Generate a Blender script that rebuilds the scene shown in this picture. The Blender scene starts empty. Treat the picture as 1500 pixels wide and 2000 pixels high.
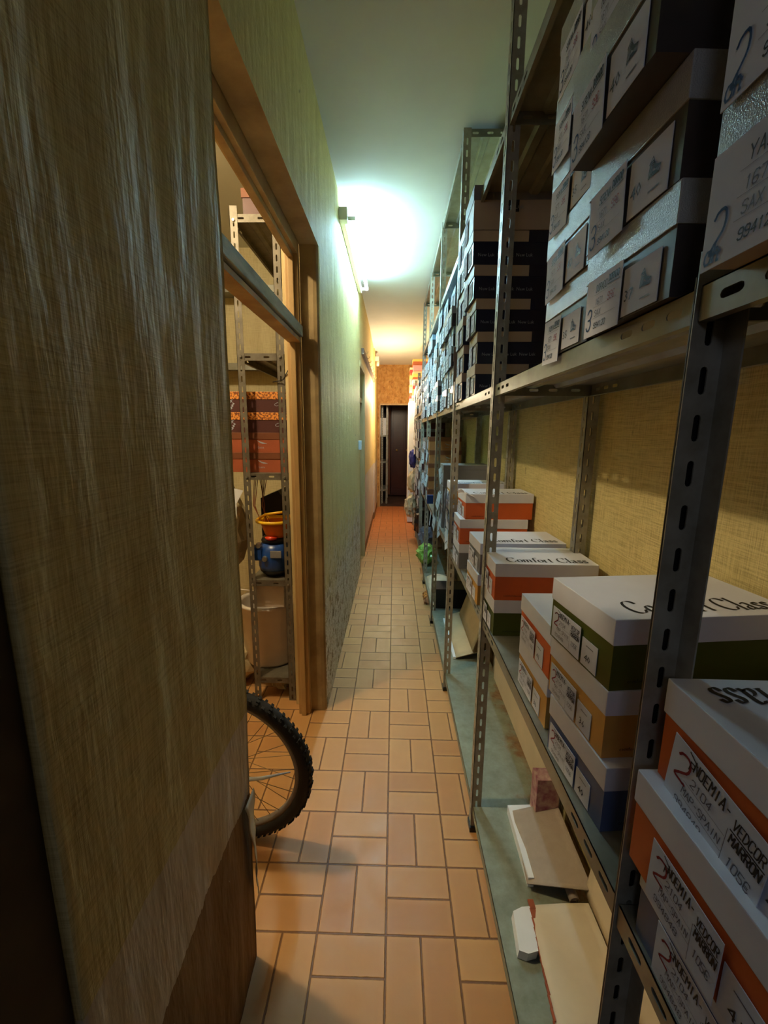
import bpy, bmesh, math, random
from mathutils import Vector, Matrix
random.seed(7)
S = bpy.context.scene
COL = S.collection
PI = math.pi

# ------------------------------------------------------------------ camera, world, exposure
cam = bpy.data.cameras.new('camera'); cam_o = bpy.data.objects.new('camera', cam); COL.objects.link(cam_o)
cam.sensor_fit = 'HORIZONTAL'; cam.sensor_width = 36; cam.lens = 825.3/1500*36; cam.clip_start = .02
fx, fy = 20/825.3, 155/825.3
_F = Vector((20, 155, 825.3)).normalized(); _D = Vector((-32, -4390, 825.3)).normalized()
_U = -_D; _U = (_U - _F*_U.dot(_F)).normalized(); _R = Vector((1, 0, 0)); _R = (_R - _F*_R.dot(_F) - _U*_R.dot(_U)).normalized()
m3 = Matrix(((_R.x, _R.y, -_R.z), (_F.x, _F.y, -_F.z), (_U.x, _U.y, -_U.z)))
cam_o.matrix_world = Matrix.Translation((0, 0, 1.5)) @ m3.to_4x4()
S.camera = cam_o
S.view_settings.view_transform = 'Standard'; S.view_settings.look = 'None'
S.view_settings.gamma = 1; S.view_settings.use_curve_mapping = False
S.view_settings.exposure = 1.25
W = bpy.data.worlds.new('world'); S.world = W; W.use_nodes = True
W.node_tree.nodes['Background'].inputs[0].default_value = (.75, .7, .6, 1)
W.node_tree.nodes['Background'].inputs[1].default_value = 0.035
TUBE_STRENGTH = 96; ROOM_W = 30; END_W = 25; BACK_W = 3.4

def light(name, kind, loc, energy, color, size=.1, size_y=None, rot=(0, 0, 0)):
    l = bpy.data.lights.new(name, kind); o = bpy.data.objects.new(name, l); COL.objects.link(o)
    o.location = loc; o.rotation_euler = rot; l.energy = energy; l.color = color
    if kind == 'POINT': l.shadow_soft_size = size
    if kind == 'AREA':
        l.size = size
        if size_y: l.shape = 'RECTANGLE'; l.size_y = size_y
    return o
# warm bulb of the side room (its fitting hangs outside the frame), the warm lamp at the corridor's end
light('room_bulb_light', 'POINT', (-1.2, 1.36, 2.80), ROOM_W, (1, .81, .51), .045)
light('end_lamp_light', 'POINT', (-.08, 6.9, 2.12), END_W, (1, .82, .57), .08)
light('entrance_fill_light', 'POINT', (-.52, -1.5, 2.3), BACK_W, (.70, .80, 1), .2)  # added fill from the unseen entry behind the camera, no known lamp

# ------------------------------------------------------------------ materials
def srgb(r, g, b):
    f = lambda c: (c/255/12.92) if c/255 <= .04045 else ((c/255+.055)/1.055)**2.4
    return (f(r), f(g), f(b), 1)
class NT:
    def __init__(s, name):
        s.m = bpy.data.materials.new(name); s.m.use_nodes = True; s.t = s.m.node_tree; s.n = s.t.nodes
        s.p = s.n['Principled BSDF']
    def new(s, k, **kw):
        o = s.n.new(k)
        for a, b in kw.items(): setattr(o, a, b)
        return o
    def link(s, a, b): s.t.links.new(a, b)
    def coord(s, which='Object', scale=(1, 1, 1)):
        tc = s.new('ShaderNodeTexCoord'); mp = s.new('ShaderNodeMapping'); mp.inputs['Scale'].default_value = scale
        s.link(tc.outputs[which], mp.inputs[0]); return mp.outputs[0]
    def noise(s, vec, scale, detail=4, rough=.6):
        n = s.new('ShaderNodeTexNoise'); n.inputs['Scale'].default_value = scale; n.inputs['Detail'].default_value = detail
        n.inputs['Roughness'].default_value = rough; s.link(vec, n.inputs['Vector']); return n.outputs['Fac']
    def ramp(s, fac, stops):
        r = s.new('ShaderNodeValToRGB'); e = r.color_ramp.elements
        while len(e) < len(stops): e.new(.5)
        for i, (p, c) in enumerate(stops): e[i].position = p; e[i].color = c if len(c) == 4 else (*c, 1)
        s.link(fac, r.inputs[0]); return r.outputs[0]
    def mix(s, fac, a, b, mode='MIX'):
        m = s.new('ShaderNodeMix', data_type='RGBA', blend_type=mode)
        for sock, v in ((m.inputs['Factor'], fac), (m.inputs[6], a), (m.inputs[7], b)):
            if hasattr(v, 'is_linked') or hasattr(v, 'links'): s.link(v, sock)
            else: sock.default_value = v
        return m.outputs[2]
    def math(s, op, a, b=None, c=None, clamp=False):
        m = s.new('ShaderNodeMath', operation=op); m.use_clamp = clamp
        for i, v in enumerate((a, b, c)):
            if v is None: continue
            if hasattr(v, 'links'): s.link(v, m.inputs[i])
            else: m.inputs[i].default_value = v
        return m.outputs[0]
    def bump(s, h, strength, dist, prev=None):
        b = s.new('ShaderNodeBump'); b.inputs['Strength'].default_value = strength; b.inputs['Distance'].default_value = dist
        s.link(h, b.inputs['Height'])
        if prev is not None: s.link(prev, b.inputs['Normal'])
        return b.outputs[0]
    def done(s, color=None, rough=.6, metal=0, normal=None, spec=.5):
        if color is not None:
            if hasattr(color, 'links'): s.link(color, s.p.inputs['Base Color'])
            else: s.p.inputs['Base Color'].default_value = color
        if hasattr(rough, 'links'): s.link(rough, s.p.inputs['Roughness'])
        else: s.p.inputs['Roughness'].default_value = rough
        s.p.inputs['Metallic'].default_value = metal; s.p.inputs['Specular IOR Level'].default_value = spec
        if normal is not None: s.link(normal, s.p.inputs['Normal'])
        return s.m
def mat(name, c, c2=None, scale=8, rough=.6, metal=0, bump=0, dist=.002, stretch=(1, 1, 1), spec=.5, lo=.35, hi=.65):
    t = NT(name); v = t.coord('Object', stretch); f = t.noise(v, scale)
    c2 = c2 or tuple(min(1, x*.8) for x in c[:3])+(1,)
    col = t.ramp(f, [(lo, c), (hi, c2)])
    nrm = t.bump(t.noise(v, scale*9, 3), bump, dist) if bump else None
    return t.done(col, rough, metal, nrm, spec)

def wallpaper(name, base, base2, stain, damp=None, torn=None, wrinkle=.35, linen=.35):
    """linen-textured wallpaper; optional damp efflorescence below a height; optional torn levels"""
    t = NT(name); v = t.coord('Object'); vs = t.coord('Object', (1, 1, .12)); geo = t.new('ShaderNodeTexCoord')
    sep = t.new('ShaderNodeSeparateXYZ'); t.link(geo.outputs['Object'], sep.inputs[0])
    weave_v = t.noise(t.coord('Object', (1, 1, .035)), 420, 2); weave_h = t.noise(t.coord('Object', (.035, .035, 1)), 420, 2)
    weave = t.math('ADD', weave_v, weave_h)
    col = t.ramp(t.noise(v, 1.6, 5), [(.3, base), (.7, base2)])
    col = t.mix(t.ramp(weave, [(.36, (1, 1, 1, 1)), (.5, (0, 0, 0, 1))]), col, stain, 'MIX') if False else t.mix(t.math('MULTIPLY', t.math('SUBTRACT', weave, .88, clamp=True), 1.5, clamp=True), col, stain)
    st = t.ramp(t.noise(vs, 5, 6, .7), [(.55, (0, 0, 0, 1)), (.8, (1, 1, 1, 1))])
    col = t.mix(t.math('MULTIPLY', st, .55), col, stain)
    sp = t.ramp(t.noise(v, 14, 3, .5), [(.73, (0, 0, 0, 1)), (.78, (1, 1, 1, 1))])
    col = t.mix(t.math('MULTIPLY', sp, .7), col, srgb(70, 55, 35))
    rough = .62
    h = t.noise(t.coord('Object', (1, 1, .24)), 12, 4, .55)
    n = t.bump(h, wrinkle, .02)
    n = t.bump(weave, linen, .0022, n)
    if damp:
        z = sep.outputs['Z']
        edge = t.math('ADD', z, t.math('MULTIPLY', t.math('SUBTRACT', t.noise(v, 6, 6, .75), .5), .9))
        mask = t.ramp(edge, [(damp*.55, (1, 1, 1, 1)), (damp, (0, 0, 0, 1))])
        pm = t.noise(v, 15, 7, .8)
        plaster = t.ramp(pm, [(.40, srgb(126, 108, 78)), (.46, srgb(186, 178, 152)), (.52, srgb(250, 250, 250)), (.58, srgb(206, 200, 184)), (.64, srgb(120, 104, 76))])
        col = t.mix(mask, col, plaster)
        n = t.bump(t.math('MULTIPLY', t.noise(v, 30, 6, .7), mask), .6, .012, n)
    if torn:
        z = sep.outputs['Z']; wob = t.math('MULTIPLY', t.math('SUBTRACT', t.noise(v, 9, 5, .7), .5), .035)
        zz = t.math('ADD', z, wob)
        m1 = t.math('LESS_THAN', zz, torn[0]); m2 = t.math('LESS_THAN', t.math('ADD', zz, wob), torn[1])
        col = t.mix(m1, col, t.ramp(t.noise(v, 5, 6, .7), [(.3, srgb(214, 202, 190)), (.75, srgb(190, 174, 158))]))
        col = t.mix(m2, col, t.ramp(t.noise(vs, 9, 6, .75), [(.3, srgb(150, 118, 78)), (.55, srgb(120, 88, 55)), (.8, srgb(165, 140, 110))]))
    return t.done(col, rough, 0, n, .35)

M = {}
M['paper_near'] = wallpaper('wallpaper_brown', srgb(214, 200, 150), srgb(196, 178, 128), srgb(150, 128, 84), torn=(.80, .565), wrinkle=.7, linen=.22)
M['paper_left'] = wallpaper('wallpaper_damp', srgb(238, 224, 160), srgb(226, 210, 142), srgb(180, 160, 100), damp=.95, wrinkle=.45)
M['paper_far'] = wallpaper('wallpaper_yellow', srgb(232, 206, 142), srgb(218, 190, 124), srgb(180, 150, 92), torn=(.98, .12), wrinkle=.3)
M['paper_right'] = wallpaper('wallpaper_linen', srgb(226, 210, 150), srgb(212, 194, 130), srgb(140, 118, 68), wrinkle=.12, linen=.7)
M['paper_room'] = wallpaper('wallpaper_room', srgb(214, 204, 164), srgb(200, 186, 142), srgb(160, 142, 100), wrinkle=.15)
M['ceiling'] = mat('ceiling_paint', srgb(216, 214, 200), srgb(206, 204, 188), 1.2, .75, bump=.1, dist=.004)
def osb():
    t = NT('rough_orange_plaster'); v = t.coord('Object', (1, 1, .8)); n = t.noise(v, 11, 6, .7)
    vo = t.new('ShaderNodeTexVoronoi', feature='DISTANCE_TO_EDGE'); vo.inputs['Scale'].default_value = 14; t.link(t.mix(.12, v, t.mix(1.0, v, n)), vo.inputs['Vector'])
    col = t.ramp(n, [(.3, srgb(214, 168, 100)), (.5, srgb(196, 142, 72)), (.7, srgb(160, 106, 50))])
    b = t.bump(n, .9, .03); b = t.bump(vo.outputs['Distance'], .5, .02, b)
    return t.done(col, .7, 0, b)
M['plaster'] = osb()
def tiles():
    t = NT('basket_weave_terracotta'); tc = t.new('ShaderNodeTexCoord'); sep = t.new('ShaderNodeSeparateXYZ'); t.link(tc.outputs['Object'], sep.inputs[0])
    a = .2095
    u = t.math('DIVIDE', t.math('ADD', sep.outputs['X'], .008+a*40), a); w = t.math('DIVIDE', t.math('ADD', sep.outputs['Y'], -1.233+a*40), a)
    fu, fw = t.math('FLOOR', u), t.math('FLOOR', w)
    par = t.math('MODULO', t.math('ADD', t.math('ADD', fu, fw), 1), 2)      # 1: split across
    lu, lw = t.math('FRACT', u), t.math('FRACT', w)
    def ed(x): return t.math('MINIMUM', x, t.math('SUBTRACT', 1, x))
    mid_u = t.math('ABSOLUTE', t.math('SUBTRACT', lu, .5)); mid_w = t.math('ABSOLUTE', t.math('SUBTRACT', lw, .5))
    mid = t.math('ADD', t.math('MULTIPLY', par, mid_u), t.math('MULTIPLY', t.math('SUBTRACT', 1, par), mid_w))
    d = t.math('MINIMUM', t.math('MINIMUM', ed(lu), ed(lw)), mid)
    v = t.coord('Object')
    dj = t.math('ADD', d, t.math('MULTIPLY', t.math('SUBTRACT', t.noise(v, 60, 3), .5), .012))
    grout = t.ramp(dj, [(.010, (1, 1, 1, 1)), (.017, (0, 0, 0, 1))])
    hu = t.math('GREATER_THAN', lu, .5); hw = t.math('GREATER_THAN', lw, .5)
    half = t.math('ADD', t.math('MULTIPLY', par, hu), t.math('MULTIPLY', t.math('SUBTRACT', 1, par), hw))
    comb = t.new('ShaderNodeCombineXYZ'); t.link(fu, comb.inputs[0]); t.link(fw, comb.inputs[1]); t.link(half, comb.inputs[2])
    wn = t.new('ShaderNodeTexWhiteNoise'); t.link(comb.outputs[0], wn.inputs['Vector'])
    base = t.ramp(wn.outputs['Value'], [(0, srgb(196, 142, 86)), (.5, srgb(204, 152, 94)), (1, srgb(188, 130, 76))])
    nz = t.noise(v, 14, 5, .65)
    base = t.mix(t.math('MULTIPLY', nz, .35), base, srgb(160, 116, 72))
    rim = t.ramp(d, [(.02, (1, 1, 1, 1)), (.10, (0, 0, 0, 1))]); base = t.mix(t.math('MULTIPLY', rim, .22), base, srgb(220, 168, 104))
    # the tile colour turns redder further down the corridor
    redder = t.ramp(t.math('DIVIDE', sep.outputs['Y'], 10), [(.50, (0, 0, 0, 1)), (.60, (1, 1, 1, 1))])
    base = t.mix(t.math('MULTIPLY', redder, .75), base, srgb(196, 108, 54))
    col = t.mix(grout, base, srgb(120, 80, 48))
    n = t.bump(t.math('MULTIPLY', grout, -1), .6, .004); n = t.bump(t.noise(v, 25, 4), .12, .004, n)
    r = t.ramp(nz, [(.3, (.34,)*3+(1,)), (.7, (.5,)*3+(1,))])
    return t.done(col, r, 0, n, .4)
M['tiles'] = tiles()
M['dark_floor'] = mat('dark_worn_floor', srgb(90, 60, 44), srgb(50, 34, 26), 6, .6)
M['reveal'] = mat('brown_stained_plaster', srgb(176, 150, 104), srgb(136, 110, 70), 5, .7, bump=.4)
M['entry'] = mat('entry_shade_brown', srgb(64, 48, 34), srgb(46, 34, 24), 4, .7)  # dark brown stands in for the shade of the unlit entry
M['wood'] = mat('yellowed_door_frame', srgb(196, 160, 104), srgb(168, 130, 78), 7, .55, bump=.4, stretch=(1, 1, .25))
M['wood_raw'] = mat('pale_bare_wood', srgb(222, 200, 148), srgb(186, 158, 104), 6, .7, bump=.5, stretch=(1, 1, .2))
M['wood_grey'] = mat('worn_grey_paint', srgb(186, 186, 172), srgb(120, 112, 96), 14, .6, bump=.6, stretch=(1, .2, 1))
M['steel'] = mat('grey_slotted_steel', srgb(172, 168, 156), srgb(144, 138, 122), 22, .42, .15, bump=.15, dist=.001)
M['steel_shelf'] = mat('grey_shelf_steel', srgb(150, 150, 140), srgb(124, 122, 108), 9, .36, .35, bump=.12, dist=.001)
def tray():
    t = NT('rust_stained_shelf_paint'); v = t.coord('Object'); n = t.noise(v, 3.2, 7, .72)
    sep = t.new('ShaderNodeSeparateXYZ'); t.link(v, sep.inputs[0])
    k = t.math('ADD', n, t.math('MULTIPLY', t.math('SUBTRACT', sep.outputs['X'], .47), 1.1))
    mask = t.ramp(k, [(.57, (0, 0, 0, 1)), (.66, (1, 1, 1, 1))])
    base = t.ramp(t.noise(v, 18, 5, .7), [(.3, srgb(150, 156, 140)), (.75, srgb(118, 122, 104))])
    col = t.mix(mask, base, t.ramp(t.noise(v, 30, 5), [(.3, srgb(112, 66, 38)), (.7, srgb(150, 128, 96))]))
    return t.done(col, .45, .15)
M['tray'] = tray()
M['steel_dull'] = mat('dull_brown_grey_steel', srgb(116, 108, 94), srgb(92, 84, 70), 18, .5, .2)
M['bolt'] = mat('zinc_bolt', srgb(190, 184, 168), None, 20, .3, .8)
def flat(n, c, rough=.5, var=.9, scale=20, spec=.5, bump=0): M[n] = mat(n, c, tuple(x*var for x in c[:3])+(1,), scale, rough, spec=spec, bump=bump); return M[n]
flat('white_card', srgb(226, 228, 240), .42, .96); flat('orange_card', srgb(214, 96, 34), .5, .93); flat('green_card', srgb(74, 86, 18), .5, .9)
flat('tan_card', srgb(214, 160, 78), .5, .93); flat('blue_card', srgb(92, 108, 150), .5, .9); flat('grey_card', srgb(128, 126, 128), .5, .93)
flat('charcoal_card', srgb(66, 60, 60), .4, .85); flat('silver_lid', srgb(176, 178, 178), .24, .92, 60, spec=.9, bump=.6); flat('navy_card', srgb(24, 28, 58), .4, .9)
flat('putty_card', srgb(196, 178, 158), .5, .95); flat('paper', srgb(222, 224, 236), .75, .97); flat('paper_blue', srgb(206, 216, 226), .75, .97)
flat('ink_black', srgb(18, 18, 22), .6); flat('ink_blue', srgb(40, 86, 140), .6); flat('ink_red', srgb(160, 24, 44), .6); flat('ink_brown', srgb(120, 84, 60), .6)
flat('ink_grey', srgb(110, 108, 120), .6); flat('ink_silver', srgb(170, 176, 190), .5)
flat('brown_card', srgb(120, 66, 34), .6, .85); flat('lightbrown_card', srgb(176, 116, 66), .6, .88); flat('maroon_card', srgb(82, 42, 38), .5, .85); flat('rust_card', srgb(168, 84, 48), .6, .88)
flat('corrugated', srgb(196, 172, 132), .8, .88, 9); flat('offwhite_card', srgb(220, 204, 176), .7, .9, 7); flat('grey_board', srgb(168, 152, 136), .8, .93, 40, bump=.3)
flat('rubber', srgb(34, 32, 30), .75, .8, bump=.4); flat('rim_metal', srgb(140, 134, 128), .35); flat('spoke_metal', srgb(150, 120, 80), .35); flat('black_plastic', srgb(20, 20, 22), .4)
flat('yellow_plastic', srgb(246, 190, 30), .35); flat('orange_plastic', srgb(240, 130, 14), .35); flat('blue_plastic', srgb(30, 70, 140), .3); flat('red_plastic', srgb(220, 60, 24), .35)
flat('white_plastic', srgb(226, 214, 200), .4, .9, 6); flat('sack', srgb(188, 168, 128), .85, .85, 8, bump=.5); flat('green_plastic', srgb(150, 205, 90), .35, .6, 12)
flat('violet_cloth', srgb(60, 60, 140), .8, .6, 10); flat('cream_cloth', srgb(226, 206, 166), .85, .85, 12); flat('wire_red', srgb(130, 70, 36), .5)
flat('fixture', srgb(210, 205, 180), .4, .92); flat('maroon_wood', srgb(70, 28, 22), .35, .8, 6); flat('hook_wood', srgb(110, 80, 60), .6); flat('brass', srgb(190, 150, 90), .3)
flat('styrofoam', srgb(240, 242, 246), .6, .97); flat('red_box', srgb(200, 50, 44), .5); flat('pink_box', srgb(206, 140, 140), .5); flat('yellow_box', srgb(226, 180, 90), .5)
flat('skyblue_card', srgb(150, 176, 196), .5, .93); M['magenta_stain'] = mat('magenta_stain', srgb(150, 84, 108), srgb(196, 168, 160), 38, .7)
def speckle():
    t = NT('speckled_orange_lid'); v = t.coord('Object'); n = t.noise(v, 90, 3, .6)
    return t.done(t.ramp(n, [(.45, srgb(232, 150, 66)), (.56, srgb(120, 60, 24))]), .5)
M['speckle'] = speckle()
t = NT('tube_glow'); t.p.inputs['Emission Color'].default_value = (.42, .77, 1, 1); t.p.inputs['Emission Strength'].default_value = TUBE_STRENGTH; M['tube'] = t.m
t = NT('warm_glow'); t.p.inputs['Emission Color'].default_value = (1, .75, .45, 1); t.p.inputs['Emission Strength'].default_value = 6; M['warm_glow'] = t.m

# ------------------------------------------------------------------ helpers
def obj(name, bm, mats, parent=None, loc=(0, 0, 0), rot=(0, 0, 0), smooth=False):
    me = bpy.data.meshes.new(name); bm.normal_update(); bm.to_mesh(me); bm.free()
    for m in (mats if isinstance(mats, (list, tuple)) else [mats]): me.materials.append(M[m] if isinstance(m, str) else m)
    if smooth:
        for p in me.polygons: p.use_smooth = True
    o = bpy.data.objects.new(name, me); COL.objects.link(o); o.location = loc; o.rotation_euler = rot
    if parent: o.parent = parent
    return o
def tag(o, label, cat, group=None):
    o['label'] = label; o['category'] = cat
    if group: o['group'] = group
    return o
def thing(name, label, cat, loc=(0, 0, 0), rz=0, group=None, rot=None):
    o = bpy.data.objects.new(name, None); COL.objects.link(o); o.location = loc; o.rotation_euler = rot or (0, 0, rz)
    o.empty_display_size = .05
    return tag(o, label, cat, group)
def struct(name, bm, mats, smooth=False, loc=(0, 0, 0)):
    o = obj(name, bm, mats, smooth=smooth, loc=loc); o['kind'] = 'structure'; return o
def dup(root, loc, rz, label, group):
    r = root.copy(); COL.objects.link(r); r.location = loc; r.rotation_euler = (0, 0, rz); r['label'] = label
    if group: r['group'] = group
    for ch in list(root.children):
        c = ch.copy(); COL.objects.link(c); c.parent = r
        for g in ch.children:
            d = g.copy(); COL.objects.link(d); d.parent = c
    return r
def B(): return bmesh.new()
def bx(bm, x0, x1, y0, y1, z0, z1, mi=0, bev=0):
    r = bmesh.ops.create_cube(bm, size=1); vs = r['verts']
    for v in vs: v.co = Vector(((x0+x1)/2+v.co.x*(x1-x0), (y0+y1)/2+v.co.y*(y1-y0), (z0+z1)/2+v.co.z*(z1-z0)))
    fs = list({f for v in vs for f in v.link_faces})
    for f in fs: f.material_index = mi
    if bev:
        es = list({e for v in vs for e in v.link_edges})
        rb = bmesh.ops.bevel(bm, geom=es, offset=bev, segments=2, affect='EDGES', profile=.6)
        for f in rb['faces']: f.material_index = mi
    return vs
def quad(bm, pts, mi=0):
    f = bm.faces.new([bm.verts.new(p) for p in pts]); f.material_index = mi; return f
def prism(bm, pts, vec, mi=0):
    """closed solid from a polygon swept along vec"""
    vec = Vector(vec); a = [bm.verts.new(p) for p in pts]; b = [bm.verts.new(Vector(p)+vec) for p in pts]; n = len(pts)
    fs = [bm.faces.new(a[::-1]), bm.faces.new(b)]+[bm.faces.new((a[i], a[(i+1) % n], b[(i+1) % n], b[i])) for i in range(n)]
    for f in fs: f.material_index = mi
def tube(bm, pts, r, seg=8, mi=0, cap=True):
    pts = [Vector(p) for p in pts]; rings = []
    for i, p in enumerate(pts):
        d = (pts[min(i+1, len(pts)-1)]-pts[max(i-1, 0)]).normalized()
        a = d.orthogonal().normalized() if i == 0 else (pa - d*pa.dot(d)).normalized()
        pa = a; b = d.cross(a); rr = r[i] if isinstance(r, (list, tuple)) else r
        rings.append([bm.verts.new(p+(a*math.cos(k*2*PI/seg)+b*math.sin(k*2*PI/seg))*rr) for k in range(seg)])
    for r0, r1 in zip(rings, rings[1:]):
        for k in range(seg): f = bm.faces.new((r0[k], r0[(k+1) % seg], r1[(k+1) % seg], r1[k])); f.material_index = mi; f.smooth = True
    if cap:
        bm.faces.new(rings[0][::-1]).material_index = mi; bm.faces.new(rings[-1]).material_index = mi
def lathe(bm, prof, c=(0, 0, 0), seg=24, mi=0, sy=1):
    rings = [[bm.verts.new((c[0]+r*math.cos(k*2*PI/seg), c[1]+sy*r*math.sin(k*2*PI/seg), c[2]+z)) for k in range(seg)] for r, z in prof]
    for r0, r1 in zip(rings, rings[1:]):
        for k in range(seg): f = bm.faces.new((r0[k], r0[(k+1) % seg], r1[(k+1) % seg], r1[k])); f.material_index = mi; f.smooth = True
    return rings
def sheet(bm, fn, nu, nv, thick, mi=0):
    """surface fn(u,v) given thickness"""
    g = [[Vector(fn(i/nu, j/nv)) for j in range(nv+1)] for i in range(nu+1)]
    def nrm(i, j):
        a = g[min(i+1, nu)][j]-g[max(i-1, 0)][j]; b = g[i][min(j+1, nv)]-g[i][max(j-1, 0)]
        return a.cross(b).normalized() if a.cross(b).length > 0 else Vector((0, 0, 1))
    T = [[bm.verts.new(g[i][j]) for j in range(nv+1)] for i in range(nu+1)]
    U = [[bm.verts.new(g[i][j]-nrm(i, j)*thick) for j in range(nv+1)] for i in range(nu+1)]
    for i in range(nu):
        for j in range(nv):
            f = bm.faces.new((T[i][j], T[i+1][j], T[i+1][j+1], T[i][j+1])); f.material_index = mi; f.smooth = True
            f = bm.faces.new((U[i][j+1], U[i+1][j+1], U[i+1][j], U[i][j])); f.material_index = mi; f.smooth = True
    for i in range(nu):
        for j in (0, nv):
            bm.faces.new((T[i][j], U[i][j], U[i+1][j], T[i+1][j])).material_index = mi
    for j in range(nv):
        for i in (0, nu):
            bm.faces.new((T[i][j], T[i][j+1], U[i][j+1], U[i][j])).material_index = mi

def slotted(bm, o, u, v, length, width, thick, slots, slen=.029, swid=.0075, mi=0):
    """steel strip from o along u (length) and v (width), thick along u x v, with rounded slots centred at the given distances"""
    o, u, v = Vector(o), Vector(u), Vector(v); n = u.cross(v)
    def P(a, b, c): return o+u*a+v*b+n*c
    cells = []; cur = 0
    for s in sorted(slots):
        a, b = s-slen/2-.004, s+slen/2+.004
        if a < cur or b > length: continue
        if a > cur+1e-5: cells.append((cur, a, None))
        cells.append((a, b, s)); cur = b
    if cur < length: cells.append((cur, length, None))
    for a, b, s in cells:
        if s is None:
            for c in (0, thick): quad(bm, [P(a, 0, c), P(b, 0, c), P(b, width, c), P(a, width, c)], mi)
        else:
            h, w = slen/2, swid/2; m = width/2; r = w
            inn = [(s+h-r, m+w), (s+h-r*.3, m+w*.7), (s+h, m), (s+h-r*.3, m-w*.7), (s+h-r, m-w), (s-h+r, m-w), (s-h+r*.3, m-w*.7), (s-h, m), (s-h+r*.3, m+w*.7), (s-h+r, m+w)]
            out = [(s+h-r, width), (b, width), (b, m), (b, 0), (s+h-r, 0), (s-h+r, 0), (a, 0), (a, m), (a, width), (s-h+r, width)]
            for c in (0, thick):
                I = [bm.verts.new(P(x, y, c)) for x, y in inn]; O = [bm.verts.new(P(x, y, c)) for x, y in out]
                for k in range(10):
                    bm.faces.new((I[k], I[(k+1) % 10], O[(k+1) % 10], O[k])).material_index = mi
            for k in range(10):
                (x0, y0), (x1, y1) = inn[k], inn[(k+1) % 10]
                quad(bm, [P(x0, y0, 0), P(x1, y1, 0), P(x1, y1, thick), P(x0, y0, thick)], mi)
    for b in (0, width): quad(bm, [P(0, b, 0), P(length, b, 0), P(length, b, thick), P(0, b, thick)], mi)
    for a in (0, length): quad(bm, [P(a, 0, 0), P(a, width, 0), P(a, width, thick), P(a, 0, thick)], mi)

# --- lettering: stroke alphabet for handwriting, broad-nib alphabet for the lid lettering
G = {'N': '00 06 40 46', 'O': '10 30 41 45 36 16 05 01 10', 'E': '40 00 06 46;03 33', 'M': '00 06 23 46 40', 'I': '20 26', 'A': '00 26 40;12 32',
 'V': '06 20 46', 'D': '00 06 26 44 42 20 00', 'C': '45 36 16 05 01 10 30 41', 'R': '00 06 36 45 44 33 03;23 40', 'Y': '06 23 46;23 20', 'S': '45 36 16 05 04 33 42 41 30 10 01',
 'H': '00 06;40 46;03 43', 'X': '00 46;06 40', 'P': '00 06 36 45 44 33 03', 'T': '20 26;06 46', 'L': '06 00 40', 'U': '06 01 10 30 41 46', '0': '10 30 41 45 36 16 05 01 10',
 '1': '15 26 20', '2': '05 16 36 45 43 11 00 40', '3': '05 16 36 45 44 33 13;33 42 41 30 10 01', '4': '30 36 02 42', '5': '46 06 03 33 42 41 30 10 01', '6': '45 36 16 05 01 10 30 41 42 33 13 02',
 '7': '06 46 20', '8': '13 04 05 16 36 45 44 33 13 02 01 10 30 41 42 33', '9': '01 10 30 41 45 36 16 05 04 13 43', '-': '13 33', 'E$': '45 36 16 05 01 10 30 41;03 33;02 32', '.': '20 21', ' ': '',
 'q': '43 34 14 03 01 10 30 41;44 40', 'h': '06 00;03 14 24 33 30 40', 'p': '04 0-;04 34 43 41 30 00'}
def paths(ch):
    out = []
    for s in G.get(ch, '').split(';'):
        p = []
        for w in s.split(): p.append((int(w[0]), -2 if w[1] == '-' else int(w[1])))
        if len(p) > 1: out.append(p)
    return out
def chaikin(p, n=1):
    closed = p[0] == p[-1]
    for _ in range(n):
        q = [] if closed else [p[0]]
        for a, b in zip(p, p[1:]):
            q += [(a[0]*.75+b[0]*.25, a[1]*.75+b[1]*.25), (a[0]*.25+b[0]*.75, a[1]*.25+b[1]*.75)]
        p = q+[q[0]] if closed else q+[p[-1]]
    return p
def ink(bm, o, r, u, path, w, mi, nib=None, lift=.0006):
    """inked stroke on a surface: o origin, r right, u up; path in metres"""
    o, r, u = Vector(o), Vector(r), Vector(u); n = r.cross(u); o = o+n*lift
    for (x0, y0), (x1, y1) in zip(path, path[1:]):
        dx, dy = x1-x0, y1-y0; L = math.hypot(dx, dy)
        if L < 1e-7: continue
        if nib: px, py = nib
        else: px, py = -dy/L*w/2, dx/L*w/2; x0 -= dx/L*w*.3; y0 -= dy/L*w*.3; x1 += dx/L*w*.3; y1 += dy/L*w*.3
        if px*dy-py*dx > 0: px, py = -px, -py
        quad(bm, [o+r*(x0+px)+u*(y0+py), o+r*(x0-px)+u*(y0-py), o+r*(x1-px)+u*(y1-py), o+r*(x1+px)+u*(y1+py)], mi)
def write(bm, o, r, u, text, h, w, mi, slant=.12, sx=.62, wob=.05, smooth=0, seed=0, fit=None):
    if fit: sx = min(sx, fit/(h/6*1.4*5.4*len(text)))
    rn = random.Random(hash(text) % 999+seed) if False else random.Random(len(text)*31+sum(map(ord, text))+seed); x = 0; s = h/6
    for ch in text:
        for p in paths('E$' if ch == '€' else ch):
            if smooth: p = chaikin(p, smooth)
            ink(bm, o, r, u, [(x+(a+rn.uniform(-wob, wob))*s*sx*1.4+b*s*slant, (b+rn.uniform(-wob, wob))*s) for a, b in p], w, mi)
        x += s*sx*1.4*(5.4 if ch != ' ' else 3)
    return x
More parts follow.
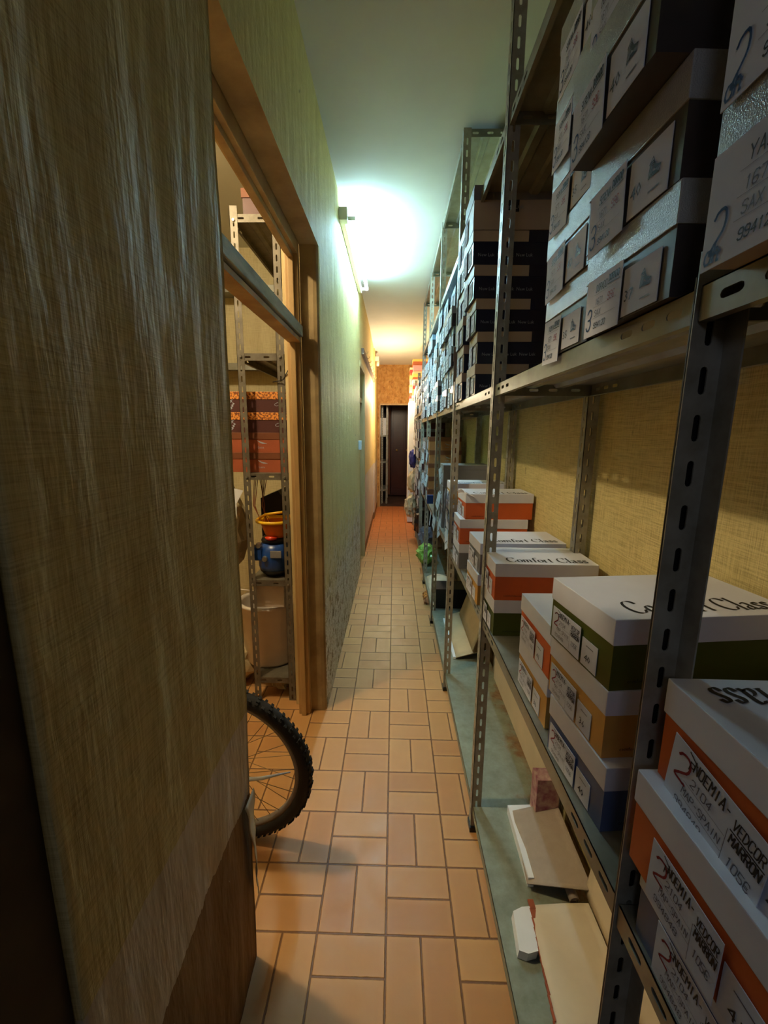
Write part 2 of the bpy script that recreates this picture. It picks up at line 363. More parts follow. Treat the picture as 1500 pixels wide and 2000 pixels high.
CG = {'C': (7.4, [[(6.3, 5.3), (5.6, 6.6), (4, 7), (2, 6.4), (.8, 4.6), (.7, 2.6), (1.8, .7), (3.8, 0), (5.6, .4), (6.6, 1.8)]]),
 'o': (4.4, [[(2.1, 4.1), (.8, 3.4), (.45, 2), (.9, .6), (2.1, -.1), (3.4, .6), (3.8, 2), (3.3, 3.4), (2.1, 4.1)]]),
 'm': (7, [[(0, 3.8), (.8, 4), (.9, 0)], [(.9, 2.8), (1.8, 3.9), (2.8, 4), (3.2, 3.2), (3.2, 0)], [(3.2, 2.8), (4.2, 3.9), (5.2, 4), (5.6, 3.2), (5.6, .3), (6.4, .1)], [(.3, .02), (1.5, .02)], [(2.6, .02), (3.8, .02)]]),
 'f': (3.6, [[(4.2, 6.2), (3.4, 7), (2.2, 6.6), (1.6, 5), (1.5, 0)], [(.3, 3.9), (3.3, 3.9)], [(.8, .02), (2.3, .02)]]),
 'r': (3.6, [[(0, 3.8), (.9, 4), (.9, 0)], [(.9, 2.6), (1.8, 3.8), (3, 4)], [(.3, .02), (1.7, .02)]]),
 't': (3.4, [[(1.5, 5.6), (1.4, 1.2), (1.8, .1), (2.8, .3)], [(.3, 3.9), (3, 3.9)]]),
 'l': (2.3, [[(.1, 6.9), (1, 7), (1, 0)], [(.4, .02), (1.7, .02)]]),
 'a': (4.6, [[(.8, 3.2), (1.6, 4), (2.7, 3.9), (3.1, 3), (3.1, .6), (4, .1)], [(3.1, 2.3), (1.5, 1.9), (.6, 1), (1, .1), (2, 0), (3.1, .9)]]),
 's': (3.7, [[(3.1, 3.1), (2.2, 4.05), (1, 3.6), (.9, 2.7), (2.2, 1.9), (3.1, 1), (2.4, 0), (1.2, 0), (.5, .9)]]), ' ': (3, [])}
def calligraphy(bm, o, r, u, text, length, mi, hs=1.0):
    tot = sum(CG[c][0] for c in text); s = length/tot; x = 0
    for c in text:
        for p in CG[c][1]:
            q = chaikin(p, 2) if len(p) > 3 else p
            ink(bm, o, r, u, [((x+a)*s, b*s*hs) for a, b in q], 0, mi, nib=(.68*s, .24*s))
        x += CG[c][0]*s/s
    return
_fc = {}
def typed(bm, o, r, u, text, h, mi, lift=.0006):
    """printed block lettering from the built-in typeface, as flat faces"""
    if text not in _fc:
        cu = bpy.data.curves.new('lettering', 'FONT'); cu.body = text; cu.resolution_u = 1; ob = bpy.data.objects.new('lettering', cu); COL.objects.link(ob)
        dg = bpy.context.evaluated_depsgraph_get(); me = bpy.data.meshes.new_from_object(ob.evaluated_get(dg))
        _fc[text] = ([v.co.copy() for v in me.vertices], [tuple(p.vertices) for p in me.polygons])
        bpy.data.objects.remove(ob); bpy.data.curves.remove(cu); bpy.data.meshes.remove(me)
    vs, fs = _fc[text]; o, r, u = Vector(o), Vector(r), Vector(u); n = r.cross(u)
    vv = [bm.verts.new(o+n*lift+r*(c.x*h)+u*(c.y*h)) for c in vs]
    for f in fs:
        try: bm.faces.new([vv[i] for i in f]).material_index = mi
        except ValueError: pass

# ------------------------------------------------------------------ the setting
XL = -.352; XR = .655; ZC = 2.92; YE = 8.55
bm = B(); bx(bm, -3, .80, -2.6, 8.62, -.06, 0); struct('floor', bm, 'tiles')
bm = B(); bx(bm, -1.2, .80, 8.62, 11, -.06, -.002); struct('floor_far_room', bm, 'dark_floor')
bm = B(); bx(bm, -3, .80, -2.6, 6.2, ZC, ZC+.06); struct('ceiling', bm, 'ceiling')
bm = B(); prism(bm, [(-.6, 6.2, 2.92), (-.6, 8.55, 2.79), (-.6, 11, 2.79), (-.6, 11, 2.98), (-.6, 6.2, 2.98)], (1.4, 0, 0)); struct('ceiling_far', bm, 'ceiling')
bm = B(); bx(bm, XR, XR+.12, -2.6, 11, 0, ZC); struct('wall_right', bm, 'paper_right')
def wavy_wall(name, y0, y1, z0, z1, x, thick, mt, amp=.004, ny=24, nz=90, bulge=None):
    bm = B(); from mathutils import noise
    def fn(u, v):
        y = y0+(y1-y0)*u; z = z0+(z1-z0)*v
        d = noise.noise(Vector((y*9, z*2.2, 3)))*amp+noise.noise(Vector((y*28, z*5, 7)))*amp*.45
        return (x+d+(bulge(y, z) if bulge else 0), y, z)
    sheet(bm, fn, ny, nz, thick)
    return struct(name, bm, mt)
# near wall piece with crumpled paper, its free edge at the doorway
wavy_wall('wall_left_near', .38, .962, 0, ZC, -.366, .16, 'paper_near', .005, 40, 160, lambda y, z: -.018*max(0, 1-z)*((y-.38)/.6))
bm = B(); bx(bm, -2.2, -.378, .30, .379, 0, ZC); bx(bm, -.95, -.90, -2.5, .30, 0, ZC); bx(bm, -.95, .8, -2.6, -2.5, 0, ZC); struct('wall_left_entry', bm, 'entry')  # first block covers the wall end, its dark colour painted as shade
# over the doorway
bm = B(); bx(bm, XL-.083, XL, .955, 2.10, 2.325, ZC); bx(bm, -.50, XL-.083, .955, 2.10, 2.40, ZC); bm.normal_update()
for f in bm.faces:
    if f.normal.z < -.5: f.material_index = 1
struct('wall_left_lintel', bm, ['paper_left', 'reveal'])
# wall between the two doorways (rounded far edge of the first)
bm = B(); pts = [(-.352, 2.105, 0), (-.354, 2.085, 0), (-.362, 2.074, 0), (-.378, 2.07, 0), (-.436, 2.07, 0), (-.436, 2.13, 0), (-.50, 2.13, 0), (-.50, 4.40, 0), (-.352, 4.40, 0)]
prism(bm, pts, (0, 0, ZC)); bmesh.ops.recalc_face_normals(bm, faces=bm.faces)
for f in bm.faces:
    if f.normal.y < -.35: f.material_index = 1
struct('wall_left', bm, ['paper_left', 'reveal'])
bm = B(); bx(bm, -.5, XL, 4.40, 5.07, 2.17, ZC); bx(bm, -.50, XL, 5.07, YE, 0, ZC); bx(bm, -.352, -.335, 7.3, YE, 0, 2.9); struct('wall_left_far', bm, 'paper_far')
# end wall with doorway
bm = B(); bx(bm, -.40, XR, YE, YE+.1, 2.045, 2.95); bx(bm, -.40, -.29, YE, YE+.1, 0, 2.045); bx(bm, .325, XR, YE, YE+.1, 0, 2.045); struct('wall_end', bm, 'plaster')
bm = B(); bx(bm, -.29, .325, YE-.015, YE, 2.03, 2.06); bx(bm, -.30, -.275, YE-.015, YE, 0, 2.03); bx(bm, .315, .34, YE-.015, YE, 0, 2.06); struct('trim_1', bm, 'wood')
bm = B(); bx(bm, -1.2, .80, 10.9, 11, 0, 2.79); bx(bm, -1.25, -1.2, 8.6, 11, 0, 2.79); bx(bm, -1.2, -.5, 8.55, 8.62, 0, 2.79); struct('wall_far_room', bm, 'maroon_wood')
# side room shell
bm = B(); bx(bm, -2.6, -.50, 3.62, 3.72, 0, ZC); bx(bm, -2.7, -2.6, .3, 3.72, 0, ZC); struct('wall_room', bm, 'paper_room')
# doorway 2: jambs and small dark room behind
bm = B(); bx(bm, -1.6, -.5, 4.35, 4.40, 0, ZC); bx(bm, -1.6, -.5, 5.07, 5.12, 0, ZC); bx(bm, -1.65, -1.6, 4.35, 5.12, 0, ZC); struct('wall_side_room', bm, 'paper_room')
# door 1 frame
fr = B(); bx(fr, -.497, -.437, 2.035, 2.07, 0, 2.40, bev=.004); bx(fr, -.480, -.455, 2.020, 2.036, 0, 2.32, bev=.003)
bx(fr, -.497, -.437, .965, 2.035, 2.275, 2.40, bev=.004); bx(fr, -.480, -.455, .965, 2.02, 2.255, 2.275, bev=.003)
door1 = struct('door_1', fr, 'wood')
tb = B(); bx(tb, -.455, -.420, .965, 2.034, 1.925, 1.972, bev=.004); bx(tb, -.49, -.455, .965, 2.034, 1.915, 1.960, bev=.004); o = obj('transom_bar', tb, ['wood_grey'], door1)
for f in o.data.polygons: pass
tb = B(); bx(tb, -.486, -.43, .97, 2.03, 1.900, 1.917); obj('transom_bead', tb, 'wood', door1)
cs = B(); prism(cs, [(-.530, 2.118, 0), (-.505, 2.118, 0), (-.505, 2.135, 0), (-.530, 2.135, 0)], (0, 0, 2.46))
bx(cs, -.53, -.505, .9, 2.135, 2.40, 2.44); struct('trim_2', cs, 'wood_raw')
hg = B(); bx(hg, -.512, -.492, 2.10, 2.115, 1.76, 1.80); obj('hinge', hg, 'hook_wood', door1)
hg = B(); bx(hg, -.512, -.492, 2.10, 2.115, 1.09, 1.13); obj('hinge', hg, 'hook_wood', door1)
# door 2 frame
fr = B(); bx(fr, -.45, -.35, 4.385, 4.41, 0, 2.2); bx(fr, -.45, -.345, 5.03, 5.07, 0, 2.2); bx(fr, -.45, -.345, 4.39, 5.07, 2.15, 2.2); bx(fr, -.43, -.38, 4.41, 5.03, 1.83, 1.88)
struct('door_2', fr, 'wood_raw')
# torn wallpaper flap at the lower end of the near wall
def flap(u, v):
    z = .57-.34*v; w = .06*(1-v)**.7+.006
    y = .960-w+w*u; return (-.356-.018*max(0, 1-z)+.014*(1-u)*math.sin(v*2.9)+.002*math.sin(v*22), y+.003*math.sin(v*15), z)
fb = B(); sheet(fb, flap, 6, 26, .0015)
tag(obj('torn_wallpaper_flap', fb, 'offwhite_card', smooth=True), 'torn strip of wallpaper curling off the near left wall edge', 'wallpaper')

# ------------------------------------------------------------------ slotted metal shelving along the right wall
PITCH = .0495
ys = [.475, 1.375, 2.275, 3.175, 4.075, 4.975]
def post_mesh(length, kind):
    """kind 'a': flange A across (faces camera) + flange B going away; 'b': B comes towards the camera at the inner side"""
    bm = B(); sl = [.022+PITCH*i for i in range(int(length/PITCH))]
    slotted(bm, (0, 0, 0), (0, 0, 1), (1, 0, 0), length, .036, .0018, sl)
    if kind == 'a': slotted(bm, (0, 0, 0), (0, 0, 1), (0, 1, 0), length, .036, -.0018, sl)
    if kind == 'b': slotted(bm, (.036, -.026, 0), (0, 0, 1), (0, 1, 0), length, .026, .0018, [])
    return bm
def shelf_mesh(y0, y1, x0, x1, mt, name, parent, z, lip=.034, rib=True, cut=False):
    """tray shelf: top sheet, folded lips with slots near their ends, two stiffening folds under it"""
    bm = B(); bx(bm, x0, x1, y0, y1, -.0015, 0)
    n = y1-y0; sl = [.04, .09, .14, n-.14, n-.09, n-.04]
    slotted(bm, (x0, y0, -lip), (0, 1, 0), (0, 0, 1), n, lip, .0015, sl, swid=.009)
    slotted(bm, (x1, y0, -lip), (0, 1, 0), (0, 0, 1), n, lip, -.0015, sl, swid=.009)
    w = x1-x0
    slotted(bm, (x0, y0, -lip), (1, 0, 0), (0, 0, 1), w, lip, .0015, [.05, w/2-.03, w/2+.03, w-.05], swid=.009)
    slotted(bm, (x0, y1, -lip), (1, 0, 0), (0, 0, 1), w, lip, -.0015, [.05, w/2-.03, w/2+.03, w-.05], swid=.009)
    bx(bm, x0, x0+.012, y0, y1, -lip-.0012, -lip); bx(bm, x1-.012, x1, y0, y1, -lip-.0012, -lip)
    if rib:
        for c in (x0+w*.36, x0+w*.66):
            prism(bm, [(c-.022, y0+.004, -.001), (c-.012, y0+.004, -.011), (c+.012, y0+.004, -.011), (c+.022, y0+.004, -.001)], (0, y1-y0-.008, 0))
    return obj(name, bm, mt, parent, (0, 0, z))
X0, X1 = .3125, .612
def bolt(post, z):
    bb = B(); r = bmesh.ops.create_cone(bb, cap_ends=True, segments=10, radius1=.0065, radius2=.0055, depth=.006)
    bmesh.ops.rotate(bb, verts=r['verts'], cent=(0, 0, 0), matrix=Matrix.Rotation(PI/2, 3, 'X'))
    obj('bolt', bb, 'bolt', post, (.018, -.003, z))
unit = thing('slotted_metal_shelving', 'long grey slotted-steel shelving run along the right wall, loaded with shoeboxes', 'shelving', (0, 0, 0))
LV = [.11, .872, 1.65, 2.385]
front, rear = {}, {}
for i, y in enumerate(ys):
    L = 1.682 if i == 0 else 2.90
    front[i] = obj('post', post_mesh(L, 'b' if i == 0 else 'a'), 'steel', unit, (.309, y, 0))
    bmr = post_mesh(2.90, 'a'); rear[i] = obj('post', bmr, 'steel', unit, (.604, y, 0)); bmr = None
    if i == 0:
        pb = B(); bx(pb, .002, .034, .006, .008, 0, 1.66); obj('back_plate', pb, 'black_plastic', front[0])
    rb = B(); slotted(rb, (0, 0, 0), (0, 0, 1), (1, 0, 0), 2.9, .026, .0018, [.022+PITCH*k for k in range(58)])
    obj('rear_post', rb, 'steel', unit, (.627, y+.05, 0))
    ft = B(); bx(ft, -.004, .04, -.006, .042, 0, .022); obj('foot_plate', ft, 'black_plastic', front[i])
    for z in LV[:3] if i == 0 else LV: bolt(front[i], z-.02)
spans = [(-.42, ys[0]-.003)]+[(ys[i]+.002, ys[i+1]-.002) for i in range(5)]
for j, z in enumerate(LV):
    for k, (a, b) in enumerate(spans):
        if j == 3 and k == 0: continue
        x0 = X0+(.0015 if k else 0)
        shelf_mesh(a, b, x0, X1, 'tray' if j == 0 else 'steel_shelf', 'shelf', unit, z)
for (a, b) in spans[3:]: shelf_mesh(a, b, X0+.0015, X1, 'steel_shelf', 'shelf', unit, 2.895)
# wire tie and dark end plate hanging on the third post
cl = B(); bx(cl, -.012, .03, -.006, -.002, 1.86, 1.93); bx(cl, -.008, .025, -.008, -.002, 1.76, 1.86); obj('hanging_plate', cl, 'grey_board', front[2])

# ------------------------------------------------------------------ shoeboxes
RT, UP = Vector((0, -1, 0)), Vector((0, 0, 1))      # on the box end that faces the corridor
def card_label(bm, W_, z0, z1, y_hi, y_lo, variant, detail=1, x=-.0016, tilt=0):
    """handwritten stock card: y_hi (left edge as read) to y_lo; ink in other slots: 0 paper 1 black 2 red/blue 3 grey"""
    o = Vector((x, y_hi, z0)); w = y_hi-y_lo; h = z1-z0
    r = Vector((0, -math.cos(tilt), math.sin(tilt))); u = Vector((0, math.sin(tilt), math.cos(tilt)))
    n = r.cross(u)
    a = [o, o+r*w, o+r*w+u*h, o+u*h]
    prism(bm, [p-n*.0002 for p in a], -n*-.0008, 0)
    o = o+n*.0006
    if detail == 0:
        for k in range(3): ink(bm, o, r, u, [(w*.2, h*(.25+.22*k)), (w*.8, h*(.25+.22*k))], h*.06, 3)
        return
    if variant == 'comfort':
        write(bm, o+r*w*.07+u*h*.46, r, u, '2', h*.40, h*.035, 2, smooth=2, sx=.6)
        write(bm, o+r*w*.22+u*h*.74, r, u, 'P', h*.13, h*.018, 1)
        write(bm, o+r*w*.27+u*h*.78, r, u, 'NOEMIA-', h*.16, h*.02, 1, fit=w*.40)
        write(bm, o+r*w*.27+u*h*.56, r, u, '2104', h*.12, h*.014, 3, fit=w*.26)
        write(bm, o+r*w*.2+u*h*.33, r, u, 'MAP-SPAIN', h*.11, h*.012, 3, fit=w*.44)
        write(bm, o+r*w*.14+u*h*.1, r, u, '994848', h*.11, h*.012, 3, fit=w*.4)
        write(bm, o+r*w*.70+u*h*.72, r, u, 'VEDCOR', h*.14, h*.016, 1, fit=w*.28); ink(bm, o, r, u, [(w*.69, h*.68), (w*.985, h*.68)], h*.02, 1)
        write(bm, o+r*w*.70+u*h*.52, r, u, 'MARRON', h*.13, h*.02, 1, fit=w*.28)
        write(bm, o+r*w*.72+u*h*.24, r, u, '105€', h*.13, h*.014, 3, fit=w*.22)
        ink(bm, o, r, u, [(w*.67, h*.05), (w*.67, h*.66)], h*.008, 3); ink(bm, o, r, u, [(w*.2, h*.98), (w*.3, h*.9)], h*.02, 1)
        for k in (.29, .52): ink(bm, o, r, u, [(w*.2, h*k), (w*.66, h*k)], h*.006, 3)
    else:
        write(bm, o+r*w*.06+u*h*.12, r, u, variant[0], h*.36, h*.028, 2, smooth=2, sx=.45)
        if variant[0] == '2': write(bm, o+r*w*.03+u*h*.05, r, u, 'qh', h*.17, h*.022, 2, sx=.5)
        write(bm, o+r*w*.3+u*h*.74, r, u, variant[1:], h*.12, h*.014, 1, fit=w*(.32 if variant[0] == '3' else .6))
        write(bm, o+r*w*.3+u*h*.52, r, u, '1671', h*.1, h*.012, 3, fit=w*.24); write(bm, o+r*w*.3+u*h*.33, r, u, 'SAX', h*.1, h*.012, 3, fit=w*.2)
        write(bm, o+r*w*.3+u*h*.12, r, u, '994120', h*.09, h*.014, 1, fit=w*.36)
        if variant[0] == '3':
            write(bm, o+r*w*.66+u*h*.5, r, u, '99€', h*.12, h*.012, 4, fit=w*.2); write(bm, o+r*w*.66+u*h*.80, r, u, 'DORADO', h*.1, h*.02, 1, fit=w*.28)
            ink(bm, o, r, u, [(w*.64, h*.76), (w*.95, h*.76)], h*.02, 1)
        for k in (.3, .49, .7): ink(bm, o, r, u, [(w*.25, h*k), (w*.9, h*k)], h*.005, 3)
def shoe_icon(bm, o, r, u, s, mi):
    q = [(0, 0), (.2, .05), (.9, 0), (1, .3), (.6, .45), (.35, .8), (.1, .75), (0, 0)]
    for k in range(4):
        c = 1-k*.22; ink(bm, o, r, u, [((.1*k+a*c)*s, (.06*k+b*c)*s) for a, b in q], s*.06, mi)
    ink(bm, o, r, u, [(0, .7*s), (.3*s, 1.0*s), (.5*s, .5*s)], s*.05, mi)
PROTO = {}
def shoebox(key, L=.312, W_=.192, H=.118, LH=.042, body='orange_card', lid='white_card', label=None, sticker=None, lidtext=None, side=None, detail=2, lift=0):
    """box with its open-able lid; origin at the near front bottom corner, long side along +x"""
    r = thing('shoebox', key, 'shoebox', (0, 0, 0))
    bm = B(); bx(bm, .002, L-.002, .002, W_-.002, 0, H-.004)
    mats = [body, 'ink_black', 'ink_silver']
    if side: side(bm, L, W_, H, LH)
    obj('box_body', bm, mats, r)
    bm = B(); bx(bm, 0, L, 0, W_, H-LH, H, bev=.0015 if detail > 1 else 0)
    if lidtext == 'near': calligraphy(bm, (.042, .020, H), (1, 0, 0), (0, 1, 0), 'Comfort Class', L*.80, 1, 1.6)
    if lidtext == 'reversed': calligraphy(bm, (L-.035, W_-.018, H), (-1, 0, 0), (0, -1, 0), 'Comfort Class', L*.80, 1, 1.6)
    if lidtext == 'white_band':
        bx(bm, .0, L*.70, -.0008, .0004, H-LH+.002, H-.002, 2)
        bx(bm, -.0008, .0004, 0, W_, H-LH+.002, H-.002, 2)
    obj('lid', bm, [lid, 'ink_black', 'putty_card'], r)
    if label:
        bm = B(); kind, y_hi, y_lo, z0, z1, tl = label
        card_label(bm, W_, z0, z1, y_hi, y_lo, kind, 1 if detail > 0 else 0, tilt=tl)
        obj('stock_card', bm, ['paper', 'ink_black', 'ink_red' if kind == 'comfort' else 'ink_blue', 'ink_grey', 'ink_red'], r)
    if sticker:
        bm = B(); txt, y_hi, y_lo, z0, z1 = sticker; o = Vector((.0012, y_hi, z0)); w = y_hi-y_lo; h = z1-z0
        prism(bm, [o, o+RT*w, o+RT*w+UP*h, o+UP*h], (-.0008, 0, 0), 0); o = o+Vector((-.0008, 0, 0))
        if detail > 0:
            if txt.startswith('shoe'):
                shoe_icon(bm, o+RT*w*.52+UP*h*.42, RT, UP, w*.28, 1); typed(bm, o+RT*w*.06+UP*h*.3, RT, UP, txt[4:], h*.34, 1)
                ink(bm, o, RT, UP, [(w*.55, h*.2), (w*.8, h*.2)], h*.03, 2)
            else:
                typed(bm, o+RT*w*.24+UP*h*.22, RT, UP, txt, h*.36, 1); ink(bm, o, RT, UP, [(w*.3, h*.78), (w*.75, h*.78)], h*.03, 2)
        obj('size_sticker', bm, ['paper', 'ink_black', 'ink_grey'], r)
    PROTO[key] = r; r['_used'] = False
    return r
def place(key, x, y, z, rz=0, label='', group=None, cat='shoebox'):
    p = PROTO[key]
    if not p['_used']:
        p['_used'] = True; p.location = (x, y, z); p.rotation_euler = (0, 0, math.radians(rz)); p['label'] = label
        if group: p['group'] = group
        return p
    n = dup(p, (x, y, z), math.radians(rz), label, group); return n

def tiny_print(bm, L, W_, H, LH):
    typed(bm, (.03, .002, .012), (1, 0, 0), (0, 0, 1), 'comfortclass.es', .009, 1)
cl = ('comfort', .178, .083, .006, .066, 0); st = lambda s: (s, .080, .036, .004, .052)
for nm, bc in (('orange', 'orange_card'), ('green', 'green_card'), ('tan', 'tan_card'), ('blue', 'blue_card'), ('grey', 'grey_card')):
    shoebox('cc_'+nm, body=bc, label=cl, sticker=st({'orange': '41', 'green': '40', 'tan': '36', 'blue': '40', 'grey': '38'}[nm]), lidtext='near', side=tiny_print)
shoebox('cc_big', body='orange_card', label=('comfort', .172, .045, -.008, .074, -.10), sticker=('41', .050, .006, -.004, .05), lidtext='reversed', H=.1215)
shoebox('cc_big2', body='orange_card', label=('comfort', .150, .050, -.002, .072, -.02), sticker=('41', .048, .002, .0, .052), lidtext='near', H=.1215)
shoebox('cc_big3', body='blue_card', label=('comfort', .150, .040, .0, .070, 0), sticker=('41', .038, .002, .0, .05), lidtext='near', H=.110)
Z1 = .8725
# nearest stack of three (in front of the nearest post)
place('cc_big3', .320, .255, Z1, 1, 'blue shoebox with white lid, lowest of the nearest right-hand stack')
place('cc_big2', .303, .258, Z1+.1105, 1.5, 'orange shoebox with white lid jutting out, middle of the nearest stack')
place('cc_big', .315, .256, Z1+.2325, -.5, 'orange shoebox with upside-down lid lettering, top of the nearest stack')
# second stack, green on top
place('cc_blue', .335, .578, Z1, 5.2, 'blue-based white-lidded shoebox under the tan one, behind nearest post')
place('cc_tan', .334, .597, Z1+.1185, 5, 'tan shoebox with white lid between green and blue shoeboxes')
place('cc_green', .334, .597, Z1+.237, 6.8, 'large olive green shoebox with white lettered lid, just behind nearest post')
# the pair peeping out behind it
place('cc_tan', .330, .818, Z1, 1, 'tan shoebox with white lid under an orange one, behind the green stack')
place('cc_orange', .328, .815, Z1+.1185, 1.5, 'orange shoebox with white lid, half hidden behind green shoebox stack')
# orange over green pair tied with string
p = place('cc_green', .316, 1.245, Z1, .5, 'green shoebox tied with thin string, under the orange lettered shoebox')
sb = B(); tube(sb, [(.115, -.0008, 0), (.10, -.0008, .118)], .0008, 5); o = obj('string', sb, 'cream_cloth', p)
place('cc_orange', .314, 1.246, Z1+.1185, -.5, 'orange shoebox whose white lid reads Comfort Class in full')
# white column behind post
for k in range(2): place(('cc_tan', 'cc_grey')[k], .312+.004*k, 1.485, Z1+.1185*k, 2, ('lower', 'upper')[k]+' white-lidded shoebox of the pair right behind the second post', None)
# single box in front of the tilted stack
place('cc_grey', .375, 1.715, Z1, 1, 'single grey shoebox set back, beside stack of three orange-topped boxes')
for k, (c, dx) in enumerate((('cc_grey', 0), ('cc_orange', 0), ('cc_orange', .022))):
    place(c, .308+dx, 1.915, Z1+.1185*k, (0, 0, 2)[k], ('grey shoebox at bottom of the third stack behind second post', 'orange shoebox in the middle of the third stack', 'orange shoebox with bent white lid flap atop the third stack')[k])
fl = B(); sheet(fl, lambda u, v: (.325+.045*u*(1-v)-.02*v, 1.90+.09*v, 1.215+.014*math.sin(v*3)+.018*(1-u)), 4, 4, .0012); tag(obj('loose_paper', fl, 'paper'), 'loose white paper lying over corner of orange shoebox lid', 'paper')
place('cc_grey', .318, 2.317, Z1, 0, 'grey shoebox at base of the low stack beyond third post')
place('cc_blue', .316, 2.317, Z1+.1185, 0, 'blue shoebox in middle of the low stack beyond third post')
place('cc_tan', .318, 2.317, Z1+.237, 0, 'white-lidded tan shoebox atop the low stack beyond third post')
# tall grey boxes
shoebox('grey_tall', L=.30, W_=.20, H=.14, LH=.03, body='grey_card', lid='grey_card', label=('3X', .18, .10, .01, .09, 0), sticker=('38', .09, .05, .02, .08))
for k in range(3): place('grey_tall', .325, 2.78, Z1+.1405*k, 0, ('lowest', 'middle', 'topmost')[k]+' plain grey shoebox of the grey stack beyond third post')
# brown stack, far end
def logo(bm, L, W_, H, LH):
    typed(bm, (L*.5, .002, .022), (1, 0, 0), (0, 0, 1), 'Luisa', .016, 2)
    for k in range(3): ink(bm, (L*.5+.008*k, .002, .042), (1, 0, 0), (0, 0, 1), [(0, .02-.004*k), (.016, .008), (.03, .004)], .003, 2)
shoebox('brown', L=.29, W_=.19, H=.118, LH=.04, body='lightbrown_card', lid='brown_card', side=logo, label=('3X', .17, .09, .01, .09, 0), detail=1)
for k in range(5): place('brown', .315+.006*(k % 2), 3.86, Z1+.1185*k, 0, 'brown shoebox number %s of the far brown stack under the middle shelf' % ('one (lowest)', 'two', 'three', 'four', 'five (top)')[k])
# hanging-label boxes behind brown stack
shoebox('pale', L=.29, W_=.19, H=.115, LH=.035, body='maroon_card', lid='grey_card', label=('3X', .17, .09, -.01, .08, .05), sticker=('38', .085, .02, .0, .075), detail=0)
for k in range(5): place('pale', .305+.01*(k % 3), 4.30, Z1+.1155*k, 0, 'pale labelled shoebox, level %s from the shelf, behind the brown stack' % ('one', 'two', 'three', 'four', 'five')[k])
for k in range(5): place('pale', .302+.01*((k+1) % 3), 4.62, Z1+.1155*k, 0, 'pale labelled shoebox, level %s from the shelf, last low stack before the shelving ends' % ('one', 'two', 'three', 'four', 'five')[k])

# --- middle shelf, near: charcoal boxes with silver lids and stock cards
Z2 = 1.6505
shoebox('dark_a', H=.1175, LH=.044, body='charcoal_card', lid='silver_lid', label=('3DORADO', .192, .098, -.006, .074, 0), sticker=('shoe37', .096, .022, .002, .060), W_=.205)
shoebox('dark_b', H=.1175, LH=.044, body='charcoal_card', lid='silver_lid', label=('3SERENA', .188, .10, -.012, .072, .05), sticker=('shoe40', .096, .02, .0, .066), W_=.205)
shoebox('dark_c', H=.1175, LH=.044, body='charcoal_card', lid='silver_lid', label=('3YASMIN', .19, .11, -.012, .070, -.03), sticker=('shoe35', .102, .03, .004, .060), W_=.195)
shoebox('white_y', H=.128, LH=.046, body='putty_card', lid='silver_lid', label=('2YASHIM', .193, .055, -.004, .090, 0), W_=.195)
lv = ('lowest', 'second', 'third', 'fourth', 'fifth', 'sixth')
for k in range(4):
    place(('dark_a', 'dark_b', 'dark_b', 'dark_a')[k], (.302, .300, .262, .275)[k], (.512, .515, .518, .52)[k], Z2+.1178*k, (2, 3, 2, 1)[k], '%s charcoal shoebox with silver lid, wide column at upper right' % lv[k])
for k in range(5):
    place(('dark_c', 'dark_b', 'dark_c', 'dark_c', 'dark_b')[k], (.311, .306, .310, .302, .306)[k], (.738, .742, .740, .745, .74)[k], Z2+.1178*k, (1, 0, 2, 0, 1)[k], '%s charcoal shoebox with silver lid, second column in from nearest post' % lv[k])
for k in range(3):
    place('white_y', (.284, .283, .284)[k], .240, Z2+.1285*k, 0, '%s pale shoebox with blue-numbered card at far upper right edge' % lv[k])
# navy boxes with repeated lettering on their sides
def luk(bm, L, W_, H, LH):
    typed(bm, (.02, .002, .03), (1, 0, 0), (0, 0, 1), 'New Luk  New Luk  New Luk', .017, 2)
shoebox('navy', H=.121, LH=.042, body='navy_card', lid='navy_card', lidtext='white_band', side=luk, label=('3X', .185, .11, .0, .085, 0), sticker=('38', .09, .03, .01, .07), L=.30, W_=.195)
def luk2(bm, L, W_, H, LH):
    bx(bm, .10, .17, .0004, .002, .06, .10, 1); typed(bm, (.105, .0004, .07), (1, 0, 0), (0, 0, 1), 'NewLuk', .024, 2)
shoebox('navy_top', H=.150, LH=.05, body='putty_card', lid='grey_card', side=luk2, L=.30, W_=.195, label=('3X', .185, .11, .0, .085, 0))
for k in range(5):
    place('navy', (.318, .322, .312, .300, .292)[k], 1.76+.004*k, Z2+.1213*k, (0, -1, 1, 1.5, 1)[k], '%s navy shoebox with white band and repeated printed lettering, middle shelf' % lv[k])
place('navy_top', .288, 1.775, Z2+.1213*5+.0003, 0, 'beige box with grey lid on top of the navy shoeboxes')
for k in range(6):
    place('navy', (.306, .31, .302, .308, .30, .298)[k], 2.02, Z2+.1213*k, 0, '%s navy shoebox of the column behind the lettered navy stack' % lv[k])
